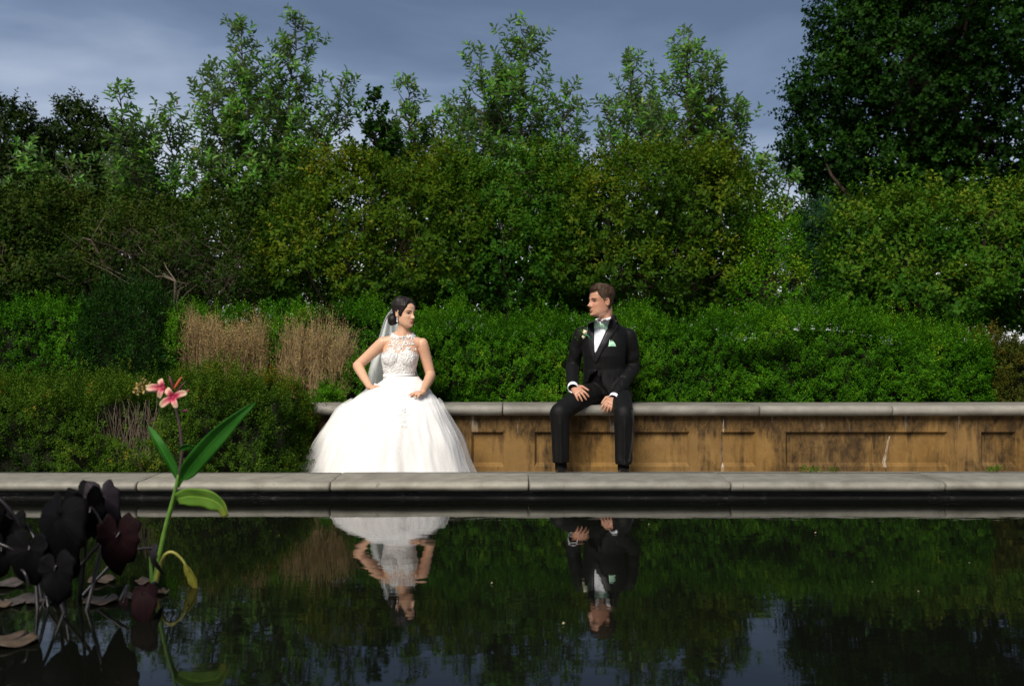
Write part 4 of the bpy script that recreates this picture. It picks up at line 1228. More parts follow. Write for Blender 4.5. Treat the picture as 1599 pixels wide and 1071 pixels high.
elR, elL = P(558.5, 571, 7.80), P(672.5, 586, 7.80)
wrR = P(576, 606, min(wrR.y, 7.66)); wrL = P(660.5, 613.5, min(wrL.y, 7.66))
def arm(mb, sh, el, wr, k=1.0):
    mb.tube(spline([sh, sh.lerp(el, .5) + Vector((0, .008, 0)), el], 8), [r * k for r in (.047, .0475, .046, .0445, .0425, .041, .0395, .0385)], 28)
    mb.tube(spline([el, el.lerp(wr, .35) + Vector((0, 0, -.004)), wr], 8), [r * k for r in (.0395, .040, .0395, .0375, .0345, .031, .0275, .0250)], 28)
def ontop(px, py, lift, bvh, n=None):
    l, nn = hit(bvh, px, py); return l + nn * lift
fR = ontop(601, 611.5, .045, sk_bvh); fL = ontop(637, 626, .055, sk_bvh)
wrR = hit(sk_bvh, 577, 606)[0] + Vector((0, 0, .034)); wrL = hit(sk_bvh, 660, 614)[0] + Vector((0, 0, .034))
wrR = P(577.5, 604.5, wrR.y - .05); wrL = P(660.0, 612.5, wrL.y - .055)
arm(b, shR, elR, wrR); arm(b, shL, elL, wrL)
hand(b, wrR, fR - wrR, Vector((.1, -.55, .8)), -1, (.18, .12, .14, .22), .90, .20, .0240, .15)
hand(b, wrL, fL - wrL, Vector((-.1, -.55, .8)), 1, (.20, .14, .16, .22), .90, .20, .0240, .15)
# legs inside the gown
for s in (-1, 1):
    hp = Vector((TX(621) + s * .08, 7.78, .49)); kn = Vector((TX(620) + s * .12, 7.34, .44)); an = Vector((TX(620) + s * .11, 7.36, -.02))
    b.tube([hp, kn], [.075, .055], 12); b.tube([kn, an], [.052, .036], 12); b.tube([an, an + Vector((0, -.15, -.03))], [.035, .026], 10)
MBH = head_matrix(P(631.5, 489.5, 7.725), 55, 4, 2, .93)
hg = head_grid().reshape(-1, 3)
hv = [MBH @ Vector(v) for v in hg]
b.add(hv, grid_faces(110, 120)); ear(b, MBH, -1); ear(b, MBH, 1)
body_me = remeshed(b, .0034, 6, .5)
link('body', body_me, SKIN_B, bride)
body_bvh = bvh_of(body_me)
hb_bvh = BVHTree.FromPolygons([Vector(v) for v in hv], grid_faces(110, 120))
face_bits(bride, MBH, .955, hb_bvh, M_LIPB, M_LASH, .0026)

# bodice: lifted from the body, halter cut ---------------------------------
def m_lace(name, holes):
    t = NT(name)
    v = t.node('TexVoronoi', feature='DISTANCE_TO_EDGE'); v.inputs['Scale'].default_value = 62; t.l.new(t.pos((1, .6, 1)), v.inputs['Vector'])
    w = t.node('TexVoronoi', feature='F1'); w.inputs['Scale'].default_value = 95; t.l.new(t.pos((1, .6, 1), (.3, 0, .1)), w.inputs['Vector'])
    n = t.noise(46, 4, .65, t.pos(), .8)
    h = t.math('ADD', t.math('MULTIPLY', n, 1.2), w.outputs['Distance'])
    c = t.mix(t.range(n, .40, .62), (.66, .625, .585), (.84, .82, .80))
    s = t.pbr(c, .6, t.bump(h, .9, .010), Sheen_Weight=.2)
    if holes:
        n2 = t.noise(40, 2, .5, t.pos((1, .5, 1), (1.7, 0, .4)), 1.6)
        tp = t.node('BsdfTransparent'); m = t.node('MixShader')
        geo = t.node('NewGeometry'); sp = t.node('SeparateXYZ'); t.l.new(geo.outputs['Position'], sp.inputs[0])
        fade = t.math('MULTIPLY', t.range(sp.outputs[2], .815, .835), t.range(sp.outputs[2], .958, .940))
        op = t.math('MULTIPLY', t.range(n2, .485, .50), fade)
        t.set(m.inputs[0], op); t.l.new(s, m.inputs[1]); t.l.new(tp.outputs[0], m.inputs[2]); s = m.outputs[0]
    return t.done(s)
def shell(me, keep, lift, name, mat, parent, extra=None):
    co = get_co(me); no = get_no(me); k = keep(co, no)
    F = [tuple(p.vertices) for p in me.polygons if all(k[i] for i in p.vertices)]
    used = sorted({i for f in F for i in f}); mp_ = {o: i for i, o in enumerate(used)}
    l = lift if np.isscalar(lift) else lift(co)
    V = co + no * (l[:, None] if not np.isscalar(l) else l)
    m = pymesh(V[used], [tuple(mp_[i] for i in f) for f in F], True)
    return link(name, m, mat, parent)
cxn = lambda z: np.interp(z, [.6, .80, .96], [TX(622.3), TX(624), TX(628.5)])
def keep_bodice(co, no):
    x, y, z = co[:, 0], co[:, 1], co[:, 2]
    dx = np.abs(x - cxn(z))
    hw = np.interp(z, [.60, .65, .70, .755, .80, .835, .855, .90, .945, .985, 1.02], [.17, .128, .137, .146, .148, .135, .110, .094, .092, .105, .105])
    scal = .004 * np.sin(np.arctan2(x - cxn(z), -(y - 7.755)) * 26) * (z > .95)
    return (z > .60) & (z < .994 + scal - .034 * np.clip((7.755 - y) / .06, 0, 1)) & (dx < hw + .004 * np.sin(z * 520)) & (y < 7.90)
bod = shell(body_me, keep_bodice, lambda co: np.where(co[:, 2] < .83, .006, .0042) + .0016 * vnoise(co, 90, 3), 'lace_bodice', m_lace('lace', True), bride)
# lining under the lace up to the bust line
def keep_lin(co, no):
    x, y, z = co[:, 0], co[:, 1], co[:, 2]
    dx = np.abs(x - cxn(z)); heart = .832 + .016 * np.cos((dx - .055) / .05 * 1.4) - .035 * np.exp(-(dx / .022) ** 2)
    return (z > .60) & (z < heart) & (dx < np.interp(z, [.60, .65, .70, .755, .80, .85], [.17, .128, .137, .146, .146, .11]))
shell(body_me, keep_lin, .0032, 'bodice_lining', M_GOWN, bod)
# belt at the waist
erings_b = MB()
rr = []
for z, o in ((.640, .006), (.644, .012), (.652, .0135), (.662, .0135), (.668, .012), (.672, .006)):
    rr.append([Vector((TX(622.6) + (.113 + o) * math.cos(a), 7.754 + (.086 + o) * math.sin(a), z + .003 * math.cos(a))) for a in np.linspace(0, 2*np.pi, 48, endpoint=False)])
erings_b.rings(rr, cap=False).build('sash', M_GOWN, bride)
# raised lace flowers on hips, bodice and skirt
def applique(bvh, px, py, r, lift, name='lace_applique', parent=skirt, seed=0, spiral=False):
    rng = random.Random(seed); mb = MB()
    l, n = hit(bvh, px, py); t1 = n.cross(Vector((0, 0, 1))).normalized(); t2 = t1.cross(n)
    for k in range(5):
        a = k * 2 * math.pi / 5 + rng.random()
        c = l + (t1 * math.cos(a) + t2 * math.sin(a)) * r * .55 + n * lift
        rot = Matrix((t1 * math.cos(a) + t2 * math.sin(a), t2 * math.cos(a) - t1 * math.sin(a), n)).transposed()
        mb.ellipsoid(c, (r * .5, r * .26, .0018), 8, 5, rot)
    mb.ellipsoid(l + n * (lift + .002), (r * .2,) * 3, 8, 6)
    return mb
mb = MB(); rng0 = random.Random(4)
for i in range(58):
    px = rng0.uniform(583, 664); py = rng0.uniform(594, 618) if rng0.random() < .8 else rng0.uniform(590, 628)
    q = applique(sk_bvh, px, py, rng0.uniform(.008, .014), .000, seed=i); mb.add(q.v, q.f)
for px, py, r in ((533, 640, .026), (537, 632, .022), (528, 648, .020), (541, 641, .018), (531, 655, .014), (545, 634, .015), (629, 640, .024), (624, 648, .020), (636, 648, .022), (630, 657, .020), (633, 666, .015), (628, 665, .012), (623, 638, .015), (638, 639, .014)):
    q = applique(sk_bvh, px, py, r, .003, seed=int(px * 7 + py)); mb.add(q.v, q.f)
tag(mb.build('lace_applique', mat_plain('applique_white', (.84, .82, .80), .6, .05), skirt), kind='stuff')
bb = bvh_of(bod.data); mb = MB()
for i in range(70):
    px = rng0.uniform(600, 646); py = rng0.uniform(551, 584)
    q = applique(bb, px, py, rng0.uniform(.006, .010), -.001, seed=100 + i); mb.add(q.v, q.f)
for i in range(26):
    a = i / 26 * math.pi * 1.0
    px = 628.5 + 17 * math.cos(a); py = 520 + 6 * math.sin(a)
    q = applique(bb, px, py, .008, -.001, seed=300 + i); mb.add(q.v, q.f)
for px, py in ((610, 527), (612, 535), (609, 543), (647, 528), (646, 537), (649, 545), (628, 531), (620, 527), (637, 528), (628, 541), (619, 536), (637, 536), (622, 546), (634, 546), (628, 551)):
    q = applique(bb, px, py, .009, -.001, seed=int(px * 3 + py)); mb.add(q.v, q.f)
tag(mb.build('beaded_lace', mat_plain('beaded_lace_white', (.80, .775, .745), .35, .12), bod), kind='stuff')

# hair -----------------------------------------------------------------
def zhB(a): return np.interp(np.degrees(a), [0, 18, 34, 50, 62, 72, 80, 90, 105, 125, 180], [.088, .084, .068, .038, .006, -.022, -.030, -.022, -.055, -.085, -.095])
def thB(a, z): return .007 + .013 * np.clip((z - .02) / .09, 0, 1) * np.clip((np.degrees(a) - 10) / 50, .45, 1) + .006 * np.clip((np.degrees(a) - 85) / 20, 0, 1) + .0012 * np.sin(a * 34 + z * 60)
hvB = hair_cap(MBH, zhB, thB, 5, rough_amp=.0008)
mb = MB().add([MBH @ Vector(v) for v in hvB], grid_faces(110, 140))
t = MB(); t.ellipsoid((-.012, .106, -.058), (.046, .042, .046), 24, 16)
for k in range(5):
    r0 = .044 - .007 * k
    t.tube([Vector((-.012 + r0 * math.cos(a), .118 + .006 * k + .004 * math.sin(3*a), -.058 + r0 * math.sin(a))) for a in np.linspace(0, 5.6, 22)], [.006 + .006 * math.sin(i / 21 * math.pi) for i in range(22)], 8)
mb.add([MBH @ v for v in t.v], t.f)
for s in (1,):   # loose wave in front of the ear
    mb.add(*(lambda q: ([MBH @ v for v in q.v], q.f))(MB().tube(spline([(-.070, -.030, .040), (-.0755, -.022, .01), (-.0775, -.012, -.012), (-.078, -.003, -.022)], 10), [.006, .008, .009, .009, .008, .007, .006, .005, .004, .002], 8, flat=((1, 0, 0), .5))))
mb.build('hair', HAIR_B, bride)
e0 = MBH @ Vector((-.0795, .006, -.040))
M_PEARL = mat_plain('crystal_pearl', (.75, .73, .72), .12, .1, Metallic=.3)
mb = MB()
for dz, r in ((0, .0045), (-.010, .0035), (-.019, .0050), (-.029, .0062)): mb.ellipsoid(e0 + Vector((0, 0, dz)), (r, r, r * 1.15), 10, 8)
mb.build('earring', M_PEARL, bride)
# veil -----------------------------------------------------------------
def veil():
    L = spline([P(612, 482, 7.84), P(601, 497, 7.87), P(593, 521, 7.90), P(582, 552, 7.93), P(575, 580, 7.95), P(572, 604, 7.97), P(560, 616, 7.98), P(541, 630, 7.93)], 40)
    Rr = spline([P(619, 485, 7.86), P(624, 500, 7.88), P(633, 524, 7.90), P(644, 552, 7.93), P(651, 580, 7.95), P(655, 600, 7.97), P(652, 612, 7.985), P(645, 622, 7.99)], 40)
    v, f = [], []; m = 48
    for i in range(40):
        for j in range(m):
            u = j / (m - 1); q = L[i].lerp(Rr[i], u); a = .006 + .030 * min(1, i / 18)
            q = q + Vector((0, a * (math.sin(u * 24 + i * .03) * .6 + math.sin(u * 11 + 1.3 + i * .05) * .6) + .05 * math.sin(u * math.pi), 0))
            v.append(q)
    for i in range(39):
        for j in range(m - 1): a = i*m+j; f.append((a, a+1, a+m+1, a+m))
    return pymesh(v, f, True)
link('veil', veil(), M_VEIL, bride)
mb = MB()
for w_, d_, n_, px in ((wrR, fR - wrR, None, 587.5), (wrL, fL - wrL, None, 648.5)):
    pass
rg = P(649, 622.5, 7.6); l_, n_ = hit(body_bvh, 648.5, 624.5)
MB().ellipsoid(l_ + n_ * .002, (.005, .003, .004), 8, 6).build('ring', M_PEARL, bride)

# ------------------------------------------------------------------ groom
groom = empty('person', (P(925, 737, 7.4).x, 7.4, GZ), 'seated man in black tuxedo with mint green bow tie, looking left', 'person')
def m_cloth(name, c, rough=.8, weave=500, bump=.15, sheen=.2, wr=0.):
    t = NT(name)
    n = t.noise(weave, 2, .6, t.pos()); b_ = t.noise(18, 4, .6, t.pos())
    col = t.mix(t.range(b_, .3, .7), tuple(x * .85 for x in c), tuple(x * 1.15 for x in c))
    return t.done(t.pbr(col, rough, t.bump(t.math('ADD', n, t.math('MULTIPLY', b_, 2.)), bump, .003), Sheen_Weight=sheen, Specular_IOR_Level=.22))
M_WOOL = m_cloth('black_wool', (.0016, .0014, .0014), .66, sheen=.01)
M_SATIN = m_cloth('black_satin', (.010, .009, .010), .36, 300, .08, .1)
M_SHIRT = m_cloth('white_cotton', (.78, .78, .82), .7, 600, .1, .1)
GY = 7.76
GXp = lambda px: X(px, GY)
GZp = lambda py: CAM_Z - (py - 535.5) * GY / FPX
def wrinkle(me, amp, seed, joints):
    """cloth creases gathered near the bends"""
    co = get_co(me).astype(np.float64); no = get_no(me)
    w = .35 * amp * vnoise(co, 9, seed)
    for (p, ax, rad, fr) in joints:
        p = np.array(p); ax = np.array(Vector(ax).normalized()); r = co - p
        t_ = r @ ax; dist = np.linalg.norm(r, axis=1); k = np.exp(-(dist / rad) ** 2)
        w += amp * k * np.sin(t_ * fr * .8 + 4.5 * vnoise(co, 11, seed + 5) + 2.5 * vnoise(co, 5, seed + 2)) * (.55 + .45 * vnoise(co, 7, seed + 8))
    set_co(me, co + no * w[:, None])
# skeleton points
gShR, gShL = P(908, 522, 7.80), P(981, 524, 7.80)
gElR, gElL = P(894, 573, 7.86), P(988, 574, 7.86)
gWrR, gWrL = P(894.5, 602, 7.56), P(961, 617.5, 7.56)
gHipR, gHipL = P(931, 612, 7.82), P(964, 613, 7.82)
gKnR, gKnL = P(874, 645, 7.40), P(974, 646, 7.39)
gAnR, gAnL = P(876, 722, 7.40), P(974, 725, 7.39)
# jacket
j = MB()
rows = []
for py, cpx, rpx, ryf, ryb in ((626, 949, 41, .155, .13), (612, 948, 39, .155, .13), (596, 946, 35.5, .148, .125), (576, 944, 32, .140, .12), (556, 944, 33.5, .138, .125), (538, 944.5, 35, .132, .125), (522, 945, 35, .112, .115), (512, 945, 31, .085, .10), (506, 945, 23, .066, .085), (501, 945, 14, .05, .06)):
    rows.append((GZp(py), GXp(cpx), 7.80 - .02 * (py < 560), rpx * GY / FPX, ryf, ryb))
erings(j, rows, 36, 2.3)
j.tube(spline([P(930, 516, 7.705), P(930.5, 508, 7.745), P(933, 503, 7.80), P(938, 498, 7.85), P(946, 495, 7.87), P(953, 493.5, 7.85), P(958.5, 494.5, 7.80), P(959.5, 501, 7.755), P(956, 511, 7.70)], 24), .0125, 12)
nbG = P(945, 510, 7.80)
for sh in (gShR, gShL): j.tube([nbG - Vector((0, 0, .035)), (nbG - Vector((0, 0, .028))).lerp(sh, .6), sh], [.055, .06, .060], 16)
j.tube(spline([gShR, gShR.lerp(gElR, .5) + Vector((-.006, 0, 0)), gElR], 8), [.0615, .0625, .0605, .0585, .0565, .0555, .0545, .054], 18)
j.tube(spline([gElR, gElR.lerp(gWrR, .5), gWrR], 8), [.054, .0545, .0535, .052, .050, .048, .046, .0445], 18)
j.tube(spline([gShL, gShL.lerp(gElL, .5) + Vector((.008, 0, 0)), gElL], 8), [.0625, .064, .063, .0615, .060, .059, .058, .0575], 18)
j.tube(spline([gElL, gElL.lerp(gWrL, .5), gWrL], 8), [.0575, .058, .0565, .0545, .052, .0495, .0475, .046], 18)
jk = remeshed(j, .0055, 5, .5)
wrinkle(jk, .0065, 3, [(gElR, gWrR - gElR, .10, 95), (gElL, gWrL - gElL, .12, 90), (gElL.lerp(gShL, .4), gShL - gElL, .10, 80), (gElR.lerp(gShR, .5), gShR - gElR, .09, 85), (gWrL.lerp(gElL, .4), gWrL - gElL, .1, 90),
                       (P(929, 580, 7.66), Vector((.8, 0, 1)), .12, 70), (P(966, 560, 7.68), Vector((.5, 0, 1)), .12, 55), (P(980, 612, 7.75), Vector((.2, 0, 1)), .12, 60)])
jk_bvh0 = bvh_of(jk)
# cut the opening below the button and the sleeve ends
def inpoly(x, y, poly):
    c = np.zeros(len(x), bool); n = len(poly); q = n - 1
    for i in range(n):
        (xi, yi), (xj, yj) = poly[i], poly[q]
        c ^= ((yi > y) != (yj > y)) & (x < (xj - xi) * (y - yi) / (yj - yi + 1e-12) + xi); q = i
    return c
co = get_co(jk); no = get_no(jk)
ppx = co[:, 0] / co[:, 1] * FPX + 799.5; ppy = 535.5 - (co[:, 2] - CAM_Z) / co[:, 1] * FPX
cut = inpoly(ppx, ppy, [(929, 583), (911, 606), (905, 614), (903, 650), (968, 650), (955, 622), (949, 614)]) & (no[:, 1] < .2) & (co[:, 1] < 7.80) & (np.linalg.norm(co - np.array(gWrR), axis=1) > .075) & (np.linalg.norm(co - np.array(gWrL), axis=1) > .085)
cut |= (co[:, 2] < GZp(622.5) - .012 * vnoise(co, 3, 2)) & (np.linalg.norm(co - np.array(gWrL), axis=1) > .12)
F = [tuple(p.vertices) for p in jk.polygons if not any(cut[i] for i in p.vertices)]
jm = pymesh(co, F, True)
bm = bmesh.new(); bm.from_mesh(jm); bmesh.ops.delete(bm, geom=[v for v in bm.verts if not v.link_faces], context='VERTS'); bm.to_mesh(jm); bm.free(); jm.shade_smooth()
jacket = link('jacket', jm, M_WOOL, groom)
sd = jacket.modifiers.new('thickness', 'SOLIDIFY'); sd.thickness = .004; sd.offset = -1

# trousers
q = MB()
q.ellipsoid(P(947, 608, 7.86), (.172, .145, .115), 26, 16)
q.tube([P(946, 585, 7.80), P(947, 606, 7.83)], [.135, .150], 26, flat=((0, 1, 0), .80))
def leg(hip, kn, an):
    q.tube(spline([hip, hip.lerp(kn, .5) + Vector((0, 0, .022)), kn], 9), [.092, .092, .090, .087, .084, .081, .079, .077, .076], 20)
    q.tube(spline([kn, kn.lerp(an, .5) + Vector((0, .004, 0)), an], 9), [.075, .073, .0705, .069, .0675, .066, .0645, .063, .0635], 20, roundcap=False)
    q.ellipsoid(kn + Vector((0, -.004, .002)), (.073, .070, .072), 18, 12)
leg(gHipR, gKnR, gAnR); leg(gHipL, gKnL, gAnL)
tr = remeshed(q, .0055, 5, .5)
wrinkle(tr, .0070, 7, [(gKnR + Vector((.03, .04, -.03)), Vector((.3, .4, 1)), .09, 95), (gKnL + Vector((0, .04, -.03)), Vector((0, .5, 1)), .09, 95), (gHipR.lerp(gKnR, .35), Vector((1, .3, .6)), .15, 60), (gHipL.lerp(gKnL, .35), Vector((.3, 1, .6)), .15, 60),
                       (gAnR, Vector((0, 0, 1)), .09, 85), (gAnL, Vector((0, 0, 1)), .09, 85), (P(940, 618, 7.7), Vector((.6, 0, 1)), .1, 75)])
_c = get_co(tr).astype(np.float64); _n = get_no(tr); _w = np.zeros(len(_c))
for kn_, an_ in ((gKnR, gAnR), (gKnL, gAnL)):
    _k = np.clip((kn_.z - .01 - _c[:, 2]) / .08, 0, 1) * (np.abs(_c[:, 0] - kn_.x) < .1)
    _ax = kn_.x + (an_.x - kn_.x) * np.clip((kn_.z - _c[:, 2]) / (kn_.z - an_.z), 0, 1)
    _w += _k * (_n[:, 1] < 0) * (.010 * np.exp(-((_c[:, 0] - _ax) / .011) ** 2) - .004 * np.exp(-((np.abs(_c[:, 0] - _ax) - .03) / .014) ** 2))
set_co(tr, _c + np.array([0, -1., 0]) * _w[:, None])
trousers = link('trousers', tr, M_WOOL, groom); tr_bvh = bvh_of(tr)
# satin side stripe on the outer leg
for A, B in (([(988, 634), (989, 660), (987, 690), (983, 722)], [(990, 634), (991, 660), (989, 690), (985, 722)]),):
    pass
# shoes and socks
for an in (gAnR, gAnL):
    sh = MB(); rings = []
    for t_, w_, h_ in ((0, .022, .045), (.02, .034, .062), (.07, .038, .070), (.13, .040, .055), (.19, .046, .042), (.24, .044, .034), (.275, .030, .026), (.288, .012, .016)):
        ring = []
        for a in np.linspace(0, 2*np.pi, 18, endpoint=False):
            z = math.sin(a); ring.append(Vector((an.x + w_ * math.cos(a), an.y + .075 - t_, GZ + .004 + (h_ * .5) * (1 + z) * (1.0 if z > -.6 else .9))))
        rings.append(ring)
    sh.rings(rings).build('shoe', mat_plain('black_shoe_leather', (.012, .011, .011), .25, .1), groom)
    MB().tube([an + Vector((0, .02, .06)), Vector((an.x, an.y + .02, GZ + .05))], [.046, .043], 16).build('sock', mat_plain('black_sock', (.008, .008, .009), .9, .1), groom)
# body under the clothes
g = MB()
erings(g, [(.50, GXp(947), 7.83, .13, .10, .10), (.66, GXp(945), 7.82, .115, .085, .09), (.86, GXp(945), 7.81, .13, .085, .09), (.95, GXp(945), 7.80, .12, .07, .075), (1.03, GXp(945), 7.80, .07, .055, .06)], 24)
hO = P(938.8, 471.0, 7.745)
MGH = head_matrix(hO, -66, 2, 0, 1.02)
g.tube([P(945, 512, 7.80), P(944.5, 500, 7.785), P(945, 488, 7.775), P(944, 478, 7.77)], [.066, .0605, .0585, .058], 18)
for sh, el, wr in ((gShR, gElR, gWrR), (gShL, gElL, gWrL)):
    g.tube([P(945, 520, 7.80), sh], [.045, .045], 12); g.tube([sh, el], [.045, .036], 12); g.tube([el, wr], [.036, .0285], 12)
for hp, kn, an in ((gHipR, gKnR, gAnR), (gHipL, gKnL, gAnL)):
    g.tube([hp, kn], [.065, .05], 12); g.tube([kn, an + Vector((0, 0, .06))], [.048, .036], 12)
kR = ontop(902, 615, .020, tr_bvh)
hand(g, gWrR, (kR - gWrR) + Vector((0, -.01, 0)), Vector((-.15, -.75, .6)), -1, (.30, .32, .34, .38), 1.05, .24, .0285, .1)
hand(g, gWrL, P(945, 637, 7.47) - gWrL, Vector((-.35, -.85, .25)), 1, (.30, .45, .50, .55), 1.07, .10, .0285, .45)
ghv = [MGH @ Vector(v) for v in head_grid(male=True).reshape(-1, 3)]
g.add(ghv, grid_faces(110, 120)); ear(g, MGH, -1); ear(g, MGH, 1)
gb = remeshed(g, .0036, 3, .5)
link('body', gb, SKIN_G, groom)
gh_bvh = BVHTree.FromPolygons([Vector(v) for v in ghv], grid_faces(110, 120))
face_bits(groom, MGH, 1.02, gh_bvh, M_LIPG, M_BROWN, .0032, smile=.002)
gb_bvh = bvh_of(gb)
# hair
def zhG(a): return np.interp(np.degrees(a), [0, 22, 36, 48, 62, 72, 80, 88, 98, 112, 180], [.066, .068, .080, .062, .030, .020, -.012, .010, .020, -.045, -.080])
def thG(a, z): return .004 + .012 * np.clip((z - .045) / .05, 0, 1) + .003 * np.clip((z - .0) / .05, 0, 1) + .006 * (np.degrees(a) < 60) * np.clip((z - .05) / .03, 0, 1)
hgG = hair_cap(MGH, zhG, thG, 9, True, .0022)
mb = MB().add([MGH @ Vector(v) for v in hgG], grid_faces(110, 140))
rngh = np.random.RandomState(2)
Vg = hgG.reshape(110, 140, 3)
hm = mb.build('hair', HAIR_G, groom)
idx = [(i, jx) for i in range(40, 106) for jx in range(0, 140, 2)]
tv, tf = [], []
php = np.linspace(-np.pi, np.pi, 140, endpoint=False); php = php - .45 * np.sin(php)
for (i, jx) in idx:
    z0 = -.118 + .2345 * i / 109
    if z0 < zhG(abs(php[jx])) + .012: continue
    p0 = Vector(Vg[i, jx]) + Vector(rngh.normal(size=3) * .002); out = Vector((p0.x, p0.y, p0.z * .8)).normalized()
    topk = min(1, max(0, (z0 - .04) / .05))
    flow = Vector((.35, .35 - .5 * topk, -.8 + 1.1 * topk)) + Vector(rngh.normal(size=3) * .25)
    flow = (flow - out * flow.dot(out)).normalized()
    ln = .010 + .010 * topk; wd = flow.cross(out) * .0014
    e = p0 + flow * ln + out * (.001 + .002 * topk)
    k = len(tv); tv += [MGH @ (p0 - wd - out * .002), MGH @ (p0 + wd - out * .002), MGH @ (p0.lerp(e, .6) + wd * .8 + out * .0012), MGH @ (p0.lerp(e, .6) - wd * .8 + out * .0012), MGH @ e]
    tf += [(k, k+1, k+2, k+3), (k+3, k+2, k+4)]
tag(link('hair_strands', pymesh(tv, tf, True), HAIR_G, hm), kind='stuff')

# shirt front, lapels, collar
jb = jk_bvh0
def J(pts): return [(820 + x / 3.345, 430 + y / 3.345) for x, y in pts]
shirt = link('shirt_front', strip_patch(J([(368, 228), (362, 290), (361, 350), (364, 402)]), J([(452, 205), (428, 275), (400, 340), (368, 404)]), jb, .007, 26, 12), M_SHIRT, groom)
link('vest', strip_patch(J([(361, 385), (362, 410), (364, 432), (366, 446)]), J([(384, 385), (378, 410), (372, 432), (368, 446)]), jb, .006, 12, 6), M_SATIN, groom)
link('lapel', strip_patch(J([(370, 238), (360, 266), (358, 340), (362, 400), (366, 452)]), J([(346, 240), (327, 256), (331, 330), (346, 400), (362, 452)]), jb, .012, 30, 8), M_SATIN, groom)
link('lapel', strip_patch(J([(452, 208), (436, 262), (408, 330), (380, 395), (367, 452)]), J([(470, 208), (486, 258), (444, 330), (402, 395), (372, 456)]), jb, .012, 30, 8), M_SATIN, groom)
for y_ in (285, 318, 352):
    l_, n_ = hit(jb, *J([(389 - (y_ - 285) * .10, y_)])[0])
    MB().ellipsoid(l_ + n_ * .009, (.0032, .0022, .0032), 8, 6).build('shirt_stud', mat_plain('stud_grey', (.25, .25, .27), .3, .1), shirt)
l_, n_ = hit(jb, *J([(367, 497)])[0])
MB().ellipsoid(l_ + n_ * .006, (.0075, .004, .0075), 12, 8).build('jacket_button', M_SATIN, jacket)
# collar: tilted band around the neck with a turned edge
col_ = MB(); rr = []
for h, rad in ((-.004, .0720), (.012, .0700), (.030, .0672), (.037, .0660), (.036, .0635), (.010, .0640)):
    ring = []
    for a in np.linspace(0, 2*np.pi, 40, endpoint=False):
        f_ = -math.sin(a)   # front
        ring.append(Vector((GXp(944.2) + rad * math.cos(a), 7.785 + rad * 1.02 * math.sin(a), GZp(507) + h * (1 - .30 * f_) - .020 * f_ + .012 * math.cos(a))))
    rr.append(ring)
col_.rings(rr, cap=False).build('shirt_collar', M_SHIRT, groom)
# bow tie
M_MINT = (lambda t: t.done(t.pbr(t.mix(t.range(t.node('TexWave', wave_type='BANDS').outputs['Fac'], .35, .65) if False else t.range(t.noise(90, 2, .5, t.pos((1, .2, .25))), .42, .58), (.36, .64, .44), (.50, .74, .56)), .55, Sheen_Weight=.2)))(NT('mint_silk'))
bow = empty('bow_tie_temp', (0, 0, 0))
bpx, bpy_ = 938.3, 507.6
kc = hit(jb, bpx, bpy_)[0]; kY = min(kc.y, 7.70) - .030
kc = P(bpx, bpy_, kY)
def wing(dx0, dx1, dy0, dy1, hh0, hh1):
    m_ = MB(); rings = []
    for t_ in np.linspace(0, 1, 10):
        c = kc + Vector((lerp(dx0, dx1, t_), .012 * t_ * t_ , -lerp(dy0, dy1, t_)))
        h = lerp(hh0, hh1, t_ ** .8); th = .006 + .004 * math.sin(t_ * math.pi)
        ring = []
        for a in np.linspace(0, 2*np.pi, 16, endpoint=False):
            ring.append(c + Vector((.0015 * math.sin(a * 3), -th * math.cos(a) * (1 + .3 * math.sin(2 * a)), h * math.sin(a))))
        rings.append(ring)
    return m_.rings(rings)
bt = MB()
wl_ = wing(0, -.050, 0, -.002, .010, .029); wr_ = wing(0, .052, 0, .016, .010, .026)
bt.add(wl_.v, wl_.f); bt.add(wr_.v, wr_.f)
bpy.data.objects.remove(bow)
btie = bt.build('bow_tie', M_MINT, groom)
MB().ellipsoid(kc + Vector((0, -.006, 0)), (.011, .010, .013), 14, 10).build('knot', M_MINT, btie)
# pocket square: three folded peaks
S4 = lambda x, y: (890 + x / 9.736, 435 + y / 9.736)
mb = MB()
for k, (bx0, bx1, tx, ty) in enumerate(((583, 625, 603, 925), (603, 660, 636, 932), (630, 700, 657, 950))):
    a_ = hit(jb, *S4(bx0, 1032)); b_ = hit(jb, *S4(bx1, 1026)); c_ = hit(jb, *S4(tx, ty)); m_ = hit(jb, *S4((bx1 + tx) / 2 + 6, (1030 + ty) / 2))
    lf = Vector((0, -.004 - .003 * (2 - k), 0))
    v = [a_[0] + lf, b_[0] + lf, m_[0] + lf * 1.6, c_[0] + lf * 1.3]
    v2 = [p + Vector((0, .004, 0)) for p in v]
    mb.add(v + v2, [(0,1,2,3),(7,6,5,4),(0,4,5,1),(1,5,6,2),(2,6,7,3),(3,7,4,0)])
mb.build('pocket_square', M_MINT, groom, False)
# boutonniere: cream rose, bud, leaves, stem
bo_c, bo_n = hit(jb, *S4(228, 815)); bo2, _ = hit(jb, *S4(205, 885)); bo3, _ = hit(jb, *S4(275, 870)); bo4, _ = hit(jb, *S4(325, 932))
M_ROSE = mat_plain('cream_rose', (.72, .66, .48), .6, .1); M_SPRIG = mat_plain('sprig_green', (.06, .17, .06), .5, .3)
def rose(c, r, mat, seed):
    rn = random.Random(seed); m_ = MB(); m_.ellipsoid(c + Vector((0, -r * .5, 0)), (r * .5, r * .5, r * .55), 12, 8)
    for k in range(9):
        a = k * 2.4; rad = r * (.35 + .55 * k / 9)
        rot = Matrix.Rotation(a, 3, 'Y') @ Matrix.Rotation(.5, 3, 'X')
        m_.ellipsoid(c + Vector((math.cos(a) * rad, -r * (.55 - .5 * k / 9), -math.sin(a) * rad)), (r * .45, r * .13, r * .42), 10, 6, rot)
    return m_
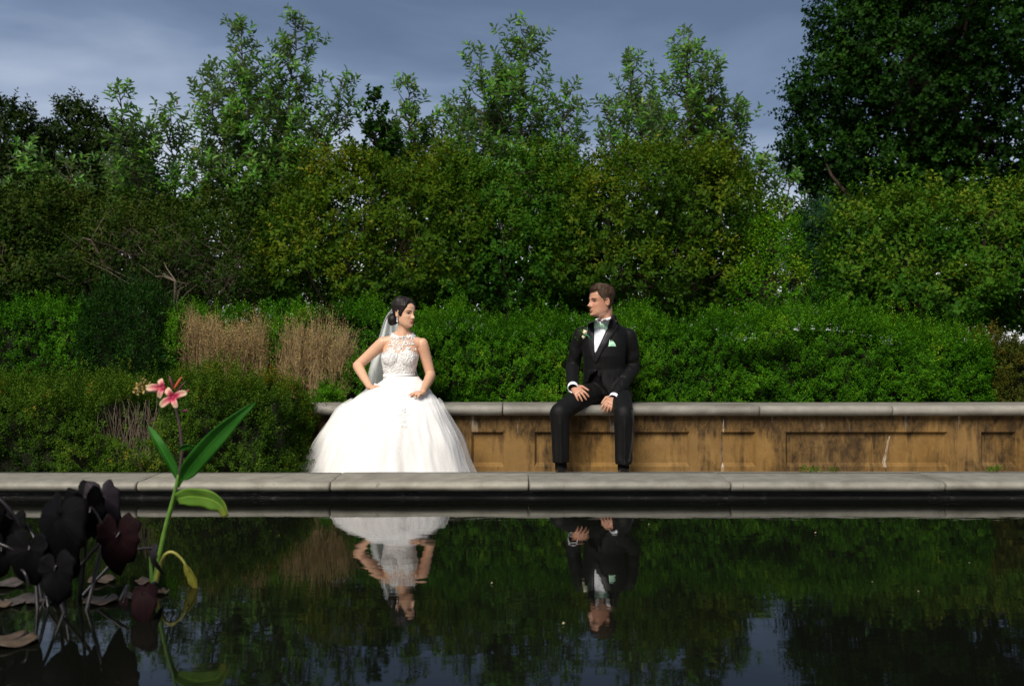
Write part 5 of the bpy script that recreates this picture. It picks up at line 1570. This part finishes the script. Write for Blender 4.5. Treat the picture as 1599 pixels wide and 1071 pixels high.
bout = rose(bo_c + Vector((0, -.012, 0)), .020, M_ROSE, 1).build('boutonniere', M_ROSE, groom)
rose(bo2 + Vector((0, -.012, 0)), .014, M_ROSE, 2).build('rose_bud', M_ROSE, bout)
MB().tube([bo3 + Vector((-.02, -.012, .01)), bo3 + Vector((0, -.012, 0)), bo4 + Vector((0, -.010, 0))], .0032, 8).build('stem', mat_plain('stem_wrap_green', (.03, .30, .10), .5, .1), bout)
rngb = np.random.RandomState(8); n_ = 26
pp = np.array(bo_c + Vector((-.005, -.010, -.01))) + rngb.normal(size=(n_, 3)) * np.array([.018, .004, .018])
dd_ = unit(pp - np.array(bo_c + Vector((0, .01, -.01))) + rngb.normal(size=(n_, 3)) * .01)
V_, T_ = shoot_leaves(rngb, pp, dd_, 3, .022, .010, .012, .7, np.full(n_, .7))
tag(link('greenery', leaves_mesh(V_, T_), LEAF_VIB2, bout), kind='stuff')
a_, _ = hit(jb, *S4(268, 745)); 
MB().ellipsoid(a_ + Vector((0, -.012, -.006)), (.006, .002, .020), 10, 8, Matrix.Rotation(R(12), 3, 'Y')).build('leaf', mat_plain('sage_leaf', (.16, .26, .20), .6, .1), bout)
# shirt cuffs
for wr, el, hd in ((gWrR, gElR, kR), (gWrL, gElL, P(945, 637, 7.47))):
    ax = (wr - el).normalized(); rr = []
    up = Vector((0, 0, 1)); sx = ax.cross(up).normalized(); up = sx.cross(ax)
    for t_, r_ in ((-.02, .0405), (.046, .040), (.050, .0385), (.046, .036), (-.02, .036)):
        rr.append([wr + ax * t_ + (sx * math.cos(a) + up * math.sin(a)) * r_ for a in np.linspace(0, 2*np.pi, 24, endpoint=False)])
    MB().rings(rr, cap=False).build('shirt_cuff', M_SHIRT, groom)
# wedding ring on the hanging hand
l_, n_ = hit(gb_bvh, 946, 642.5)
t_ = [l_ + Vector((0, .008, 0)) + Vector((math.cos(a), math.sin(a) * .95, .15 * math.cos(a))) * .0115 for a in np.linspace(0, 2*np.pi, 20)]
MB().tube(t_, .0022, 8).build('ring', mat_plain('gold_ring', (.75, .60, .38), .2, .05, Metallic=1.0), groom)
# satin stripe down the outer trouser leg
link('side_stripe', strip_patch([(986, 640), (987.5, 665), (985, 695), (981, 722)], [(989.5, 640), (990, 665), (987.5, 695), (983.5, 722)], tr_bvh, .003, 24, 4, .002, 7.4), M_SATIN, trousers)
# ------------------------------------------------------------------ water plants
def m_blade(name, a, b_, edge=None, rough=.55, trans=.3, veins=60):
    t = NT(name)
    n = t.noise(14, 4, .6, t.pos()); at = t.node('Attribute', attribute_name='along')
    c = t.mix(t.range(n, .3, .7), a, b_)
    if edge is not None: c = t.mix(t.range(t.math('ADD', at.outputs['Fac'], t.math('MULTIPLY', t.math('SUBTRACT', n, .5), .5)), edge[1], edge[2]), c, edge[0])
    u = t.node('Attribute', attribute_name='across')
    v = t.math('SINE', t.math('MULTIPLY', t.math('ADD', at.outputs['Fac'], t.math('MULTIPLY', t.math('ABSOLUTE', u.outputs['Fac']), -.35)), veins * 2.))
    c = t.mix(t.math('MULTIPLY', t.range(v, .2, 1.), .25), c, tuple(x * .5 for x in a))
    c = t.mix(t.range(t.math('ABSOLUTE', u.outputs['Fac']), .07, .02), c, tuple(min(1, x * 1.8) for x in b_))
    s = t.pbr(c, rough, t.bump(v, .15, .002), Specular_IOR_Level=.2)
    tr = t.node('BsdfTranslucent'); t.l.new(t.mix(1., c, (1., 1., .5), 'MULTIPLY'), tr.inputs[0])
    m = t.node('MixShader'); m.inputs[0].default_value = trans; t.l.new(s, m.inputs[1]); t.l.new(tr.outputs[0], m.inputs[2])
    return t.done(m.outputs[0])

def blade(name, pts, width, side, mat, parent, fold=.25, n=26, m=9, wave=.04, shape=None, thick=.0012):
    """long leaf along a line, folded at the midrib, with rippled edges"""
    c = spline(pts, n); V = []; al = []; ac = []
    side = Vector(side).normalized()
    for i in range(n):
        t = i / (n - 1); tan = (c[min(i+1, n-1)] - c[max(i-1, 0)]).normalized()
        s = (side - tan * side.dot(tan)).normalized(); nn = tan.cross(s).normalized()
        w = width * (shape(t) if shape else (math.sin(math.pi * min(1, t ** .8 * .97 + .03)) ** .8))
        for j in range(m):
            u = j / (m - 1) * 2 - 1
            V.append(c[i] + s * (u * w / 2) + nn * (abs(u) * fold * w * .5 + wave * w * math.sin(t * 17 + u * 2) * abs(u)))
            al.append(t); ac.append(u)
    F = [(i*m+j, i*m+j+1, (i+1)*m+j+1, (i+1)*m+j) for i in range(n-1) for j in range(m-1)]
    me = pymesh(V, F, True)
    for nm, arr in (('along', al), ('across', ac)):
        a = me.attributes.new(nm, 'FLOAT', 'POINT'); a.data.foreach_set('value', np.array(arr, np.float32))
    o = link(name, me, mat, parent)
    sd = o.modifiers.new('thickness', 'SOLIDIFY'); sd.thickness = thick; sd.offset = 0
    return o

CN = 3.71
canna = empty('canna_lily', tuple(P(240, 916, CN)), 'tall canna lily with pink cream flowers growing out of the water', 'flower')
CP = lambda px, py, dy=0.: P(px, py, CN + dy)
M_CST = mat_plain('canna_stem_green', (.075, .16, .015), .45, .25, 30)
M_CST2 = mat_plain('canna_stalk_plum', (.045, .022, .020), .5, .3, 40)
M_CL = m_blade('canna_leaf', (.018, .105, .008), (.030, .150, .012))
M_CL2 = m_blade('canna_leaf_light', (.10, .22, .025), (.16, .28, .04), ((.26, .25, .04), .75, 1.05))
M_CL3 = m_blade('canna_leaf_yellowing', (.16, .17, .02), (.22, .20, .03), ((.20, .09, .02), .7, 1.1))
st = spline([CP(240, 925), CP(247, 878), CP(258, 825), CP(270, 780), CP(279, 742)], 20)
MB().tube(st, [lerp(.0095, .0066, i / 19) for i in range(20)], 12).build('stem', M_CST, canna)
MB().tube(spline([CP(279, 745), CP(284, 705), CP(281, 668), CP(275, 640), CP(273, 622)], 14), [lerp(.0062, .0042, i / 13) for i in range(14)], 10).build('flower_stalk', M_CST2, canna)
MB().tube(spline([CP(262, 812, .01), CP(271, 785, .012), CP(280, 772, .005)], 8), .0075, 10).build('leaf_stalk', M_CST, canna)
blade('leaf', [CP(281, 752), CP(268, 728, -.01), CP(250, 697, -.02), CP(238, 677, 0), CP(232, 665, .02)], .040, (.85, -.2, .5), M_CL, canna, .45, shape=lambda t: max(.03, math.sin(math.pi * min(1, t * .80 + .17)) ** .9))
blade('leaf', [CP(278, 760), CP(287, 745, -.01), CP(303, 722, -.02), CP(340, 680, -.04), CP(372, 650, -.03), CP(399, 628, 0)], .074, (-.60, -.42, .72), M_CL, canna, .30, shape=lambda t: (.12 + .88 * math.sin(math.pi * ((t - .16) / .84) ** .72) ** 1.0 * (1 - .25 * t) * 1.12 if .16 < t < .995 else .12 * (t < .5) + .02))
blade('leaf', [CP(277, 779), CP(296, 775, -.02), CP(324, 778, -.04), CP(344, 788, -.05), CP(354, 806, -.05)], .078, (-.15, -.25, .95), M_CL2, canna, .18, shape=lambda t: .12 + .88 * max(0, math.sin(math.pi * min(1, t * .78 + .12))) ** .7)
blade('bract_leaf', [CP(279, 704), CP(288, 698, -.01), CP(297, 697, -.01), CP(307, 703, 0)], .026, (.1, -.5, .8), M_CL, canna, .3)
st2 = spline([CP(242, 916), CP(250, 885, -.01), CP(258, 866, -.02), CP(270, 862, -.02), CP(284, 873, -.02), CP(294, 890, -.02)], 18)
MB().tube(st2, [lerp(.0085, .004, i / 17) for i in range(18)], 10).build('drooping_stalk', mat_plain('canna_stalk_yellowing', (.20, .19, .03), .5, .3, 20), canna)
blade('leaf', [CP(288, 880, -.02), CP(299, 896, -.02), CP(305, 912, -.02), CP(312, 928, -.02)], .046, (1, -.5, .1), M_CL3, canna, .4)
blade('shoot', [CP(236, 918, .01), CP(235, 895, .01), CP(233, 868, .015)], .016, (1, -.3, 0), M_CST, canna, .6)

# flowers
def m_petal():
    t = NT('canna_petal'); at = t.node('Attribute', attribute_name='along'); u = t.node('Attribute', attribute_name='across')
    n = t.noise(60, 3, .6, t.pos())
    e = t.math('ADD', at.outputs['Fac'], t.math('MULTIPLY', t.math('ABSOLUTE', u.outputs['Fac']), .25)); e = t.math('ADD', e, t.math('MULTIPLY', t.math('SUBTRACT', n, .5), .25))
    c = t.ramp(e, [(.12, (.34, .012, .055)), (.42, (.55, .055, .12)), (.72, (.72, .33, .27)), (1.0, (.76, .58, .38))])
    s = t.pbr(c, .5); tr = t.node('BsdfTranslucent'); t.l.new(c, tr.inputs[0])
    m = t.node('MixShader'); m.inputs[0].default_value = .3; t.l.new(s, m.inputs[1]); t.l.new(tr.outputs[0], m.inputs[2])
    return t.done(m.outputs[0])
M_PET = m_petal()
pet_shape = lambda t: max(.10, (.28 + .72 * math.sin(math.pi * (t * .62 + .16)) ** 1.0) * (1 if t < .8 else math.sqrt(max(.02, 1 - ((t - .8) / .21) ** 2))))
def flower(c, petals, seed):
    f = empty('tmp', (0, 0, 0)); bpy.data.objects.remove(f)
    core = MB().ellipsoid(CP(*c, -.01), (.007, .010, .008), 10, 8).build('flower', mat_plain('flower_core_magenta', (.30, .01, .05), .5, .1), canna)
    for (tx, ty, dy, w) in petals:
        a = CP(*c, -.008); e = CP(tx, ty, dy); m_ = a.lerp(e, .5) + Vector((0, -.012, .004))
        blade('petal', [a, m_, e], w, (e - a).cross(Vector((0, 1, 0))), M_PET, core, .25, 14, 7, .03, pet_shape, .0008)
    return core
flower((271.5, 621), [(250.5, 635, -.02, .026), (260, 607, -.01, .026), (292, 613, -.02, .024), (276, 637, -.03, .022)], 1)
flower((256, 606), [(228, 606.5, -.01, .026), (250.5, 592, .0, .022), (249, 622, -.02, .020)], 2)
blade('stamen_petal', [CP(258, 605), CP(250, 607, -.015), CP(241, 611, -.02)], .010, (0, -.3, 1), mat_plain('stamen_orange', (.62, .10, .03), .5, .15), canna, .3, 12, 5)
for (x0, y0, x1, y1, w, cc) in ((272, 607, 284, 588, .010, (.40, .06, .02)), (271, 606, 264, 587, .011, (.09, .012, .02)), (290, 614, 295, 608, .008, (.25, .03, .03)), (284, 642, 294, 640, .008, (.20, .02, .07)), (276, 612, 289, 596, .008, (.07, .012, .02))):
    a, e = CP(x0, y0, .01), CP(x1, y1, .01)
    MB().tube([a, a.lerp(e, .35), a.lerp(e, .7), e], [w * .25, w * .5, w * .45, w * .12], 8).build('flower_bud', mat_plain('bud_red', cc, .5, .2), canna)
rngc = np.random.RandomState(12); n_ = 16
pp = np.array(CP(220, 606, .03)) + rngc.normal(size=(n_, 3)) * np.array([.011, .008, .013])
V_, T_ = shoot_leaves(rngc, pp, unit(np.array([0, 0, 1.]) + rngc.normal(size=(n_, 3)) * .6), 4, .016, .008, .012, .8, np.full(n_, .85), jit=.15)
tag(link('withered_bud', leaves_mesh(V_, T_), LEAF_DRY, canna), kind='stuff')
MB().tube(spline([CP(279, 740, .01), CP(262, 700, .03), CP(236, 650, .03), CP(221, 612, .03)], 10) if False else [CP(252, 612, .01), CP(238, 612, .02), CP(222, 612, .03)], .0022, 6).build('bud_stalk', M_CST2, canna)

# dark elephant ears -----------------------------------------------------
def m_ear(name, a, b_, rough=.36):
    t = NT(name)
    n = t.noise(10, 4, .6, t.pos()); v = t.node('Attribute', attribute_name='across')
    c = t.mix(t.range(n, .3, .7), a, b_)
    h = t.math('SINE', t.math('MULTIPLY', v.outputs['Fac'], 18.0))
    vein = t.range(t.math('ABSOLUTE', t.math('SINE', t.math('MULTIPLY', v.outputs['Fac'], 4.0))), .10, .02)
    c = t.mix(t.math('MULTIPLY', vein, .45), c, tuple(x * 3.2 for x in b_))
    return t.done(t.pbr(c, rough, t.bump(t.math('ADD', t.math('MULTIPLY', h, .3), n), .12, .004), Specular_IOR_Level=.06))
M_E = [m_ear('elephant_ear_black', (.0014, .0013, .0017), (.0026, .0022, .0028), .7), m_ear('elephant_ear_plum', (.0050, .0016, .0021), (.0085, .0024, .0032), .7), m_ear('elephant_ear_grey', (.016, .013, .016), (.026, .020, .025), .6)]
def heart(c, tip, nrm, size, mat, parent, seed, cup=.25):
    """heart shaped leaf hung from its stalk: tip direction, normal, length"""
    rng = np.random.RandomState(seed)
    d = Vector(tip).normalized(); n = Vector(nrm); n = (n - d * n.dot(d)).normalized(); s = d.cross(n)
    K, Rn = 44, 7; V = [Vector(c)]; ac = [0.]
    th = np.linspace(-np.pi, np.pi, K, endpoint=False)
    for k in range(1, Rn + 1):
        for i, a in enumerate(th):
            A = abs(a); r = float(np.interp(A, [0, .25, .7, 1.2, 1.75, 2.3, 2.75, 3.0, np.pi], [.82, .66, .46, .37, .36, .40, .39, .26, .08]))
            q = r * size * k / Rn * (1 + (.05 * math.sin(9 * a + seed * 5) + .05 * float(vnoise(np.array([[math.cos(a) * 4, math.sin(a) * 4, seed]]))[0])) * (k == Rn))
            rip = .010 * size * (k / Rn) ** 2 * math.sin(a * 7 + seed) + .02 * size * math.sin(a * 3 + seed * 2) * (k / Rn)
            z = -cup * q * q / size + rip - .10 * abs(math.sin(a)) * q * -1.0
            al_ = q * math.cos(a); asy = 1 + .16 * math.sin(a + seed) + .05 * math.sin(5 * a + seed * 3) * (k / Rn)
            z += -(.55 + .25 * math.sin(seed * 1.7)) * max(0, al_) ** 2 / size + .10 * size * math.sin(q * math.sin(a) / size * 5 + seed) * math.cos(al_ / size * 3)
            V.append(Vector(c) + d * al_ * asy + s * (q * math.sin(a)) * asy + n * z); ac.append(a * 1.0)
    F = []
    for i in range(K):
        j_ = (i + 1) % K; F.append((0, 1 + i, 1 + j_))
        for k in range(Rn - 1): F.append((1 + k*K + i, 1 + (k+1)*K + i, 1 + (k+1)*K + j_, 1 + k*K + j_))
    me = pymesh(V, F, True); a_ = me.attributes.new('across', 'FLOAT', 'POINT'); a_.data.foreach_set('value', np.array(ac, np.float32))
    o = link('leaf', me, mat, parent); sd = o.modifiers.new('thickness', 'SOLIDIFY'); sd.thickness = .0014; sd.offset = 0
    return o
ears = empty('elephant_ear_plant', tuple(P(95, 945, 3.45)), 'clump of dark purple black elephant ear leaves at lower left', 'plant')
EL = [ # px, py (stalk joint), distance, tip dir, normal, size m, material
 (160, 772, 3.55, (.12, -.1, -1), (.10, -1, .35), .172, 2), (98, 805, 3.30, (-.15, -.15, -1), (-.15, -1, .25), .255, 0), (125, 778, 3.60, (.35, -.2, -.8), (.2, -.9, .5), .165, 0),
 (182, 838, 3.40, (.02, -.1, -1), (.25, -1, .3), .205, 1), (140, 800, 3.45, (.1, .1, -1), (.88, -.5, .1), .215, 0), (45, 858, 3.30, (-.1, -.1, -1), (-.25, -1, .2), .185, 0), (20, 815, 3.55, (-.25, -.2, -1), (-.3, -.9, .4), .165, 0),
 (226, 925, 3.28, (.1, -.6, -.55), (.05, -.6, .7), .118, 1), (239, 862, 3.62, (-.1, -.1, -1), (-.6, -.8, .2), .095, 2), (85, 890, 3.15, (.1, -.2, -1), (.1, -1, .3), .165, 0), (2, 860, 3.4, (-.2, 0, -1), (.3, -1, .1), .165, 0),
 (65, 830, 3.6, (-.5, -.2, -.8), (-.2, -.9, .5), .185, 0), (150, 838, 3.6, (.2, 0, -1), (.4, -.9, .2), .165, 0), (-18, 800, 3.5, (-.3, -.1, -.9), (.1, -1, .4), .17, 0), (112, 835, 3.5, (0, 0, -1), (.2, -1, .1), .2, 0), (192, 940, 3.45, (.3, -.5, -.5), (0, -.7, .7), .05, 1)]
M_PETI = mat_plain('plum_stalk', (.009, .005, .0065), .4, .3, 30)
for i, (px, py, Y, td, nn, sz, mi) in enumerate(EL):
    if i in (11, 12, 14): continue
    c = P(px, py, Y)
    lf = heart(c, td, nn, sz * .96, M_E[mi], ears, i + 1)
    bx = P(60 + 90 * ((i * 37) % 10) / 10, 945, 3.45 + .1 * math.sin(i)); bx.z = -.03
    if i in (7, 15): bx = P(px - 10, 945, Y + .05); bx.z = -.02
    mid = bx.lerp(c, .6) + Vector((.03 * math.sin(i * 2.1), .06, .05)); 
    MB().tube(spline([bx, mid, c + Vector((0, .02, .012)), c], 14), [lerp(.0075, .0032, k / 13) for k in range(14)], 8).build('leaf_stalk', M_PETI, ears)
for i, (x0, y0, x1, y1) in enumerate(((-20, 760, 48, 850), (-10, 845, 40, 880), (45, 915, 20, 880))):
    MB().tube(spline([P(x0, y0, 3.3), P((x0 + x1) / 2 + 6, (y0 + y1) / 2 - 4, 3.3), P(x1, y1, 3.35)], 10), .005, 8).build('bare_stalk', M_PETI, ears)

# lily pads ------------------------------------------------------------------
def m_pad():
    t = NT('lily_pad'); n = t.noise(22, 5, .7, t.pos()); oi = t.node('ObjectInfo')
    c = t.ramp(n, [(.3, (.022, .016, .011)), (.55, (.06, .045, .033)), (.75, (.12, .08, .055))])
    c = t.mix(t.math('MULTIPLY', oi.outputs['Random'], .5), c, (.13, .07, .028))
    return t.done(t.pbr(c, .45, t.bump(n, .3, .004)))
M_PAD = m_pad()
def pad(px, py, r, label, seed):
    Y = CAM_Z * FPX / (py - 535.5); c = P(px, py, Y); K = 40; V = []; F = []
    n0 = random.Random(seed).random() * 6
    rad = [0, .45, .8, 1.0]
    for k, q in enumerate(rad):
        for i in range(K):
            a = n0 + .12 + (2*math.pi - .24) * i / (K - 1); rr_ = r * q * (1 + .04 * math.sin(a * 5 + seed))
            V.append((c.x + rr_ * math.cos(a), c.y + rr_ * math.sin(a), .005 + (.006 + .006 * math.sin(a * 4 + seed)) * q ** 4))
    for k in range(3):
        for i in range(K - 1): F.append((k*K+i, k*K+i+1, (k+1)*K+i+1, (k+1)*K+i))
    me = pymesh(V, F, True)
    o = link('lily_pad', me, M_PAD); tag(o, label, 'lily pad', 'lily pads on the dark water')
    sd = o.modifiers.new('thickness', 'SOLIDIFY'); sd.thickness = .003; sd.offset = 0
for i, a in enumerate(((40, 940, .068, 'brown lily pad floating below the elephant ears'), (12, 914, .062, 'brown lily pad floating at the left image edge'), (160, 908, .050, 'small pale lily pad floating behind the plum leaves'), (158, 940, .058, 'brown lily pad floating left of the low plum leaf'),
                       (208, 933, .032, 'small pale lily pad touching the low plum leaf'), (228, 910, .040, 'small lily pad behind the canna stem'), (-8, 948, .05, 'brown lily pad cut by the left image edge'), (252, 927, .026, 'tiny lily pad right of the canna stem'), (20, 1003, .075, 'pale floating lily pad at bottom left'))):
    pad(*a, i)
# small petals adrift
mb = MB(); rf = random.Random(6)
for px, py in ((1513, 880), (1063, 1000), (768, 912), (1013, 820), (1434, 925), (1362, 910), (1273, 833), (880, 975)):
    Y = CAM_Z * FPX / (py - 535.5); c = P(px, py, Y); r = rf.uniform(.0025, .0045); a = rf.random() * 6
    v = [c + Vector((math.cos(a + k) * r * (1.6 if k in (0, 3.14) else .8), math.sin(a + k) * r, .0035 + .001 * k)) for k in (0, 1.57, 3.14, 4.71)]
    mb.add(v, [(0, 1, 2, 3)])
o = mb.build('floating_petals', mat_plain('drift_petal', (.42, .36, .22), .6, .2), None, False)
tag(o, 'tiny pale petals scattered adrift on the dark water', 'petals', kind='stuff')
